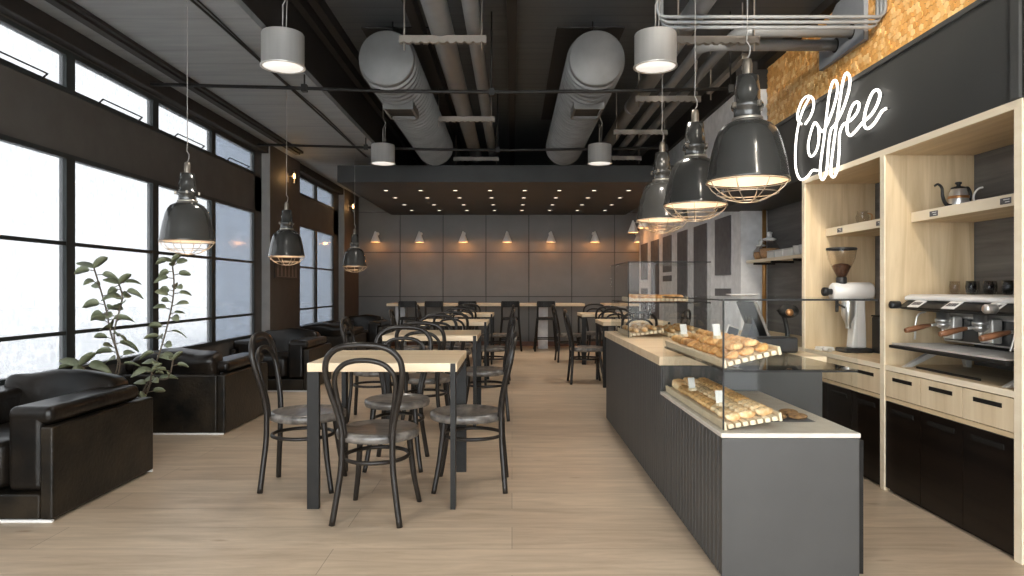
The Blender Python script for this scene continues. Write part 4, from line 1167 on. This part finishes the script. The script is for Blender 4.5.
# ---- far bay shelf items
ZS = 1.4145
def jar(x, y, s, lb):
    t = thing('glass_jar', lb, 'jar', (x, y, ZS), group='stoppered jars on the far shelf')
    obj('jar_body', MB().lathe([(0, 0), (.045 * s, 0), (.062 * s, .03 * s), (.062 * s, .07 * s), (.035 * s, .105 * s), (.035 * s, .115 * s)], 24), 'jar', t)
    obj('contents', MB().lathe([(0, .003), (.042 * s, .003), (.057 * s, .03 * s), (.057 * s, .065 * s), (0, .07 * s)], 24), 'jar_fill', t)
    obj('stopper', MB().lathe([(.033 * s, .115 * s), (.042 * s, .12 * s), (.042 * s, .128 * s), (.014 * s, .135 * s), (.014 * s, .155 * s), (.02 * s, .165 * s), (0, .175 * s)], 24), 'ceramic', t)
jar(2.47, 6.78, 1.15, 'smaller stoppered jar at the far end of the thin shelf')
jar(2.49, 6.60, 1.55, 'larger stoppered jar in front of the copper pipe on the thin shelf')
for i, (yy, lb) in enumerate(((6.40, 'far'), (6.20, 'middle'), (6.0, 'near'))):
    t = thing('napkin_box', '%s white box in the row on the thin far shelf' % lb, 'box', (2.47, yy, ZS), group='white boxes on the far shelf')
    obj('body', MB().box(-.05, .05, -.085, .085, 0, .06), 'paper', t, bevel=.004)
    obj('lid', MB().box(-.052, .052, -.087, .087, .0602, .072), 'ceramic', t, bevel=.004)
for i, yy in enumerate((5.86, 5.74, 5.62, 5.50, 5.38)):
    t = thing('coffee_cup', '%s white cup from the boxes on the thin far shelf' % ORD[i], 'cup', (2.46, yy, ZS), .5, group='white cups on the far shelf')
    hgt = .085
    obj('cup_body', MB().lathe([(0, 0), (.028, 0), (.042, .03), (.048, hgt), (.045, hgt), (.038, .03), (0, .01)], 24), 'ceramic', t)
    obj('handle', MB().tube(smooth_path([(.045, 0, hgt - .015), (.075, 0, hgt - .02), (.07, 0, .035), (.04, 0, .028)], 5), .005, 8), 'ceramic', t)

# ---- kettles
def kettle(x, y, rz, m, mlab, lb):
    t = thing('gooseneck_kettle', lb, 'kettle', (x, y, 1.5585), rz, group='gooseneck kettles on the oak shelf')
    obj('kettle_body', MB().lathe([(0, 0), (.048, 0), (.051, .008), (.049, .05), (.044, .09), (.038, .105), (.038, .112), (0, .115)], 32), m, t)
    obj('band', MB().lathe([(.0495, .060), (.0515, .062), (.0505, .074), (.0475, .074)], 32), 'copper', t)
    obj('lid', MB().lathe([(.037, .1155), (.034, .122), (.010, .128), (.010, .136), (.017, .142), (.015, .150), (0, .152)], 24), 'black_pl' if m == 'steel' else m, t)
    obj('spout', MB().tube(smooth_path([(-.046, 0, .02), (-.08, 0, .03), (-.10, 0, .07), (-.105, 0, .115), (-.13, 0, .135), (-.15, 0, .125)], 5), [.011 - .006 * k / 25 for k in range(26)], 10), 'black_pl', t)
    obj('handle', MB().tube(smooth_path([(.036, 0, .108), (.058, 0, .12), (.075, 0, .09), (.070, 0, .05)], 5), .009, 10), 'black_pl', t)
kettle(2.42, 3.70, .2, 'steel', '', 'steel and copper gooseneck kettle with black lid on the oak shelf')
t = thing('spouted_pot', 'low white pot on the oak shelf, only its curved spout showing', 'pot', (2.50, 3.60, 1.5585))
obj('pot_body', MB().lathe([(0, 0), (.05, 0), (.058, .02), (.05, .042), (0, .046)], 28), 'ceramic', t)
obj('spout', MB().tube(smooth_path([(-.05, 0, .02), (-.066, 0, .045), (-.064, -.005, .075), (-.05, -.015, .098), (-.032, -.025, .104)], 5), .005, 10), 'ceramic', t)
# glass server on the bay B shelf
t = thing('glass_server', 'small glass dripper standing on the shelf above the white grinder', 'dripper', (2.36, 4.60, 1.5585))
obj('bowl', MB().lathe([(0, .012), (.03, .012), (.042, .05), (.03, .085), (.034, .095)], 24), 'jar', t)
obj('base', MB().lathe([(0, 0), (.05, 0), (.05, .011), (0, .0115)], 24), 'ceramic', t)
obj('handle', MB().tube(smooth_path([(.036, 0, .08), (.065, 0, .07), (.06, 0, .03), (.04, 0, .03)], 4), .004, 8), 'copper', t)

# ---- coffee grinder
t = thing('coffee_grinder', 'white shop coffee grinder with clear bean hopper on the oak worktop', 'grinder', (2.30, 4.58, WT))
RX = Matrix.Rotation(PI / 2, 4, 'Y')
obj('drum', MB().lathe([(0, -.155), (.052, -.155), (.060, -.145), (.060, -.05), (.063, -.045), (.063, .095), (.058, .108), (0, .11)], 36, mtx=Matrix.Translation((0, 0, .405)) @ RX), 'white', t)
kn = obj('knob', MB().lathe([(0, -.215), (.026, -.215), (.03, -.208), (.03, -.185), (.02, -.18), (.02, -.1555), (0, -.1555)], 24, mtx=Matrix.Translation((0, 0, .405)) @ RX), 'black_pl', t)
obj('hopper', MB().lathe([(.028, .50), (.034, .515), (.056, .56), (.084, .625), (.090, .66), (.092, .685)], 36, mtx=Matrix.Translation((-.09, 0, 0))), 'jar', t)
obj('hopper_lid', MB().lathe([(0, .700), (.091, .700), (.096, .696), (.096, .684), (.091, .684)], 36, mtx=Matrix.Translation((-.09, 0, 0))), 'black_pl', t)
bn = MB().lathe([(0, .502), (.026, .502), (.032, .516), (.052, .56), (.060, .575), (.04, .59), (0, .598)], 24, mtx=Matrix.Translation((-.09, 0, 0)))
obj('coffee_beans', bn, 'beans', t)
obj('throat', MB().lathe([(.03, .455), (.034, .465), (.034, .50), (.028, .503)], 24, mtx=Matrix.Translation((-.09, 0, 0))), 'black_pl', t)
obj('pillar', MB().prism([(-.04, .03), (.06, .03), (.05, .36), (-.01, .36)], -.045, .045, 'y'), 'white', t, bevel=.012)
obj('base', MB().box(-.10, .09, -.075, .075, 0, .03), 'black_pl', t, bevel=.01)
obj('chute', MB().lathe([(.042, .345), (.044, .34), (.042, .25), (.018, .19), (.016, .16)], 24, mtx=Matrix.Translation((-.055, -.02, 0))), 'steel', t)
obj('lever', MB().tube([(-.12, 0, .345), (-.12, 0, .29), (-.125, -.01, .275)], .011, 10).tube([(-.12, 0, .325), (-.09, -.05, .30)], .007, 8), 'black_pl', t)
t = thing('knock_box', 'black box behind the grinder against the oak upright', 'box', (2.46, 4.46, WT))
obj('body', MB().box(-.06, .12, -.10, .10, 0, .24), 'black_pl', t, bevel=.01)
obj('rim', MB().box(-.062, .122, -.102, .102, .2402, .25), 'black', t, bevel=.003)
t = thing('coffee_jar', 'small amber jar beside the grinder on the worktop', 'jar', (2.40, 4.20, WT))
obj('jar_body', MB().lathe([(0, 0), (.034, 0), (.036, .004), (.036, .075), (.032, .08)], 24), 'jar', t)
obj('contents', MB().lathe([(0, .003), (.032, .003), (.032, .055), (0, .055)], 24), 'amber', t)
t = thing('tamper', 'white handled tamper lying on the worktop left of the grinder', 'tamper', (2.13, 4.60, WT + .013))
obj('handle', MB().tube([(0, -.01, 0), (0, .10, 0)], [.012, .010], 12), 'ceramic', t)
obj('head', MB().tube([(0, -.035, 0), (0, -.0105, 0)], .013, 14), 'steel', t)

# ---- espresso machine
t = thing('espresso_machine', 'white topped three group espresso machine in the right oak bay', 'coffee machine', (2.33, 3.33, WT))
YL = .45
obj('body', MB().prism([(.04, .14), (.22, .14), (.22, .36), (-.03, .36), (-.03, .30), (.04, .28)], -YL + .03, YL - .03, 'y'), 'alu', t, bevel=.006)
obj('splash_back', MB().box(.034, .0395, -YL + .05, YL - .05, .15, .27), 'black_pl', t)
obj('top_cover', MB().prism([(-.16, .362), (.24, .362), (.24, .388), (.22, .396), (-.13, .396), (-.16, .384)], -YL, YL, 'y'), 'white', t, bevel=.008)
obj('front_panel', MB().prism([(-.155, .360), (-.031, .360), (-.031, .301), (-.06, .301), (-.20, .318), (-.205, .326)], -YL + .02, YL - .02, 'y'), 'black', t, bevel=.003)
sl = (.360 - .326) / (.155 - .205) ; ang = math.atan2(.034, .05)
for k in range(3):
    yy = .29 - .29 * k
    pm = Matrix.Translation((-.181, yy, .345)) @ Matrix.Rotation(-ang, 4, 'Y')
    kp = obj('keypad', MB().box(-.031, .029, -.048, .048, 0, .003, pm), 'white', t)
    bt = MB()
    for q in range(4): bt.box(-.012, .012, -.036 + q * .019, -.022 + q * .019, .0031, .0045, pm)
    obj('button', bt, 'slot', kp)
    pm2 = Matrix.Translation((-.181, yy - .145 if k < 2 else yy + .145 * 4, .345)) @ Matrix.Rotation(-ang, 4, 'Y')
    gh = obj('group_head', MB().lathe([(.0, .25), (.036, .25), (.038, .256), (.038, .266), (.030, .27), (.030, .30), (0, .3005)], 28, mtx=Matrix.Translation((-.045, yy, 0))), 'steel', t)
    pf = obj('portafilter', MB().lathe([(0, .215), (.018, .217), (.033, .23), (.035, .249), (0, .2495)], 28, mtx=Matrix.Translation((-.045, yy, 0))).tube([(-.078, yy, .237), (-.115, yy, .232)], .008, 10).tube([(-.045, yy, .216), (-.045, yy, .195)], .009, 8), 'steel', t)
    obj('handle', MB().tube(smooth_path([(-.112, yy, .233), (-.15, yy, .226), (-.20, yy, .214), (-.245, yy, .204)], 4), [.009, .010, .011, .012, .013, .014, .0145, .015, .0155, .0155, .015, .0145, .012], 12), 'walnut', pf)
    obj('group_cover', MB().box(-.02, .033, yy - .045, yy + .045, .16, .28), 'alu', t, bevel=.008)
dt = obj('drip_tray', MB().prism([(-.245, .100), (.16, .092), (.16, .118), (-.20, .120), (-.245, .116)], -YL, YL, 'y'), 'black', t, bevel=.004)
gr = MB()
for k in range(26):
    yy = -YL + .03 + k * (2 * YL - .06) / 25
    gr.box(-.232, .03, yy - .009, yy + .009, .1205, .128)
gr.box(-.238, -.230, -YL + .02, YL - .02, .1205, .129)
obj('drip_grid', gr, 'alu', dt)
for yy in (-YL + .07, YL - .07):
    obj('leg', MB().prism([(-.21, 0), (-.165, 0), (.02, .091), (-.05, .091)], yy - .016, yy + .016, 'y'), 'alu', t, bevel=.004)
    obj('leg', MB().prism([(.13, 0), (.16, 0), (.16, .091), (.11, .091)], yy - .016, yy + .016, 'y'), 'alu', t, bevel=.004)
for yy, s in ((.415, 1), (-.33, -1)):
    obj('steam_wand', MB().tube(smooth_path([(-.06, yy, .30), (-.10, yy, .285), (-.115, yy, .24), (-.125, yy - s * .01, .17), (-.13, yy - s * .015, .15)], 5), .0055, 8), 'steel', t)
    obj('steam_knob', MB().lathe([(0, -.05), (.018, -.05), (.021, -.045), (.021, .0), (0, .0)], 20, mtx=Matrix.Translation((-.205, yy, .338)) @ RX), 'black_pl' if s > 0 else 'steel', t)
# cups on the machine
for k in range(9):
    yy = 3.70 - k * .066
    t = thing('glass_tumbler', '%s smoky glass tumbler from the left on top of espresso machine' % ORD[k], 'glass', (2.40 + .06 * (k % 2), yy, WT + .3965), group='tumblers on the espresso machine')
    obj('tumbler', MB().lathe([(0, 0), (.017, 0), (.024, .012), (.027, .04), (.024, .07), (.022, .07), (.025, .04), (.021, .014), (0, .006)], 20), 'tumbler' if k > 0 else 'jar', t)
t = tag(obj('tray_slot', MB().box(2.16, 2.165, 3.15, 3.65, WT + .0005, WT + .012), 'black'), 'black strip lying on worktop under the espresso machine', 'strip')

# ------------------------------------------------------------------ outside
g = struct('outside_ground', MB().box(-40, 30, -30, 60, -.6, -.5), 'out_ground')
g = struct('outside_building', MB().box(-7.9, 4, 18, 26, -.5, 14), 'out_build')

# ------------------------------------------------------------------ world, camera, render look
w = bpy.data.worlds.new('World'); bpy.context.scene.world = w; w.use_nodes = True
bg = w.node_tree.nodes['Background']
bg.inputs[0].default_value = (0.97, 0.985, 1.0, 1); bg.inputs[1].default_value = 9.0

def portal(loc, rot, sx, sy):
    d = bpy.data.lights.new('window_portal', 'AREA'); d.shape = 'RECTANGLE'; d.size = sx; d.size_y = sy
    d.cycles.is_portal = True
    o = bpy.data.objects.new('window_portal', d); C.objects.link(o); o.location = loc; o.rotation_euler = rot
portal((XL - .08, 3.63, 1.29), (0, -PI / 2, 0), 1.5, 9.3)
portal((XL - .08, 3.63, 2.63), (0, -PI / 2, 0), .3, 9.3)
portal((XL - .08, 10.7, 1.29), (0, -PI / 2, 0), 1.5, 2.3)
portal((-.25, YF - .15, 1.71), (PI / 2, 0, 0), 5.4, 3.2)

cam = bpy.data.cameras.new('Camera'); co = bpy.data.objects.new('Camera', cam); C.objects.link(co)
co.location = (0, 0, H); co.rotation_euler = (PI / 2, 0, 0)
cam.sensor_width = 36; cam.lens = 36 * F / 1024; cam.clip_start = .05
sc = bpy.context.scene
sc.camera = co
sc.view_settings.view_transform = 'Standard'; sc.view_settings.look = 'None'
sc.view_settings.exposure = 0.45; sc.view_settings.gamma = 1.0; sc.view_settings.use_curve_mapping = False
sc.cycles.use_denoising = True
sc.cycles.max_bounces = 8; sc.cycles.diffuse_bounces = 4; sc.cycles.transparent_max_bounces = 16
sc.cycles.sample_clamp_indirect = 6; sc.cycles.caustics_reflective = False; sc.cycles.caustics_refractive = False
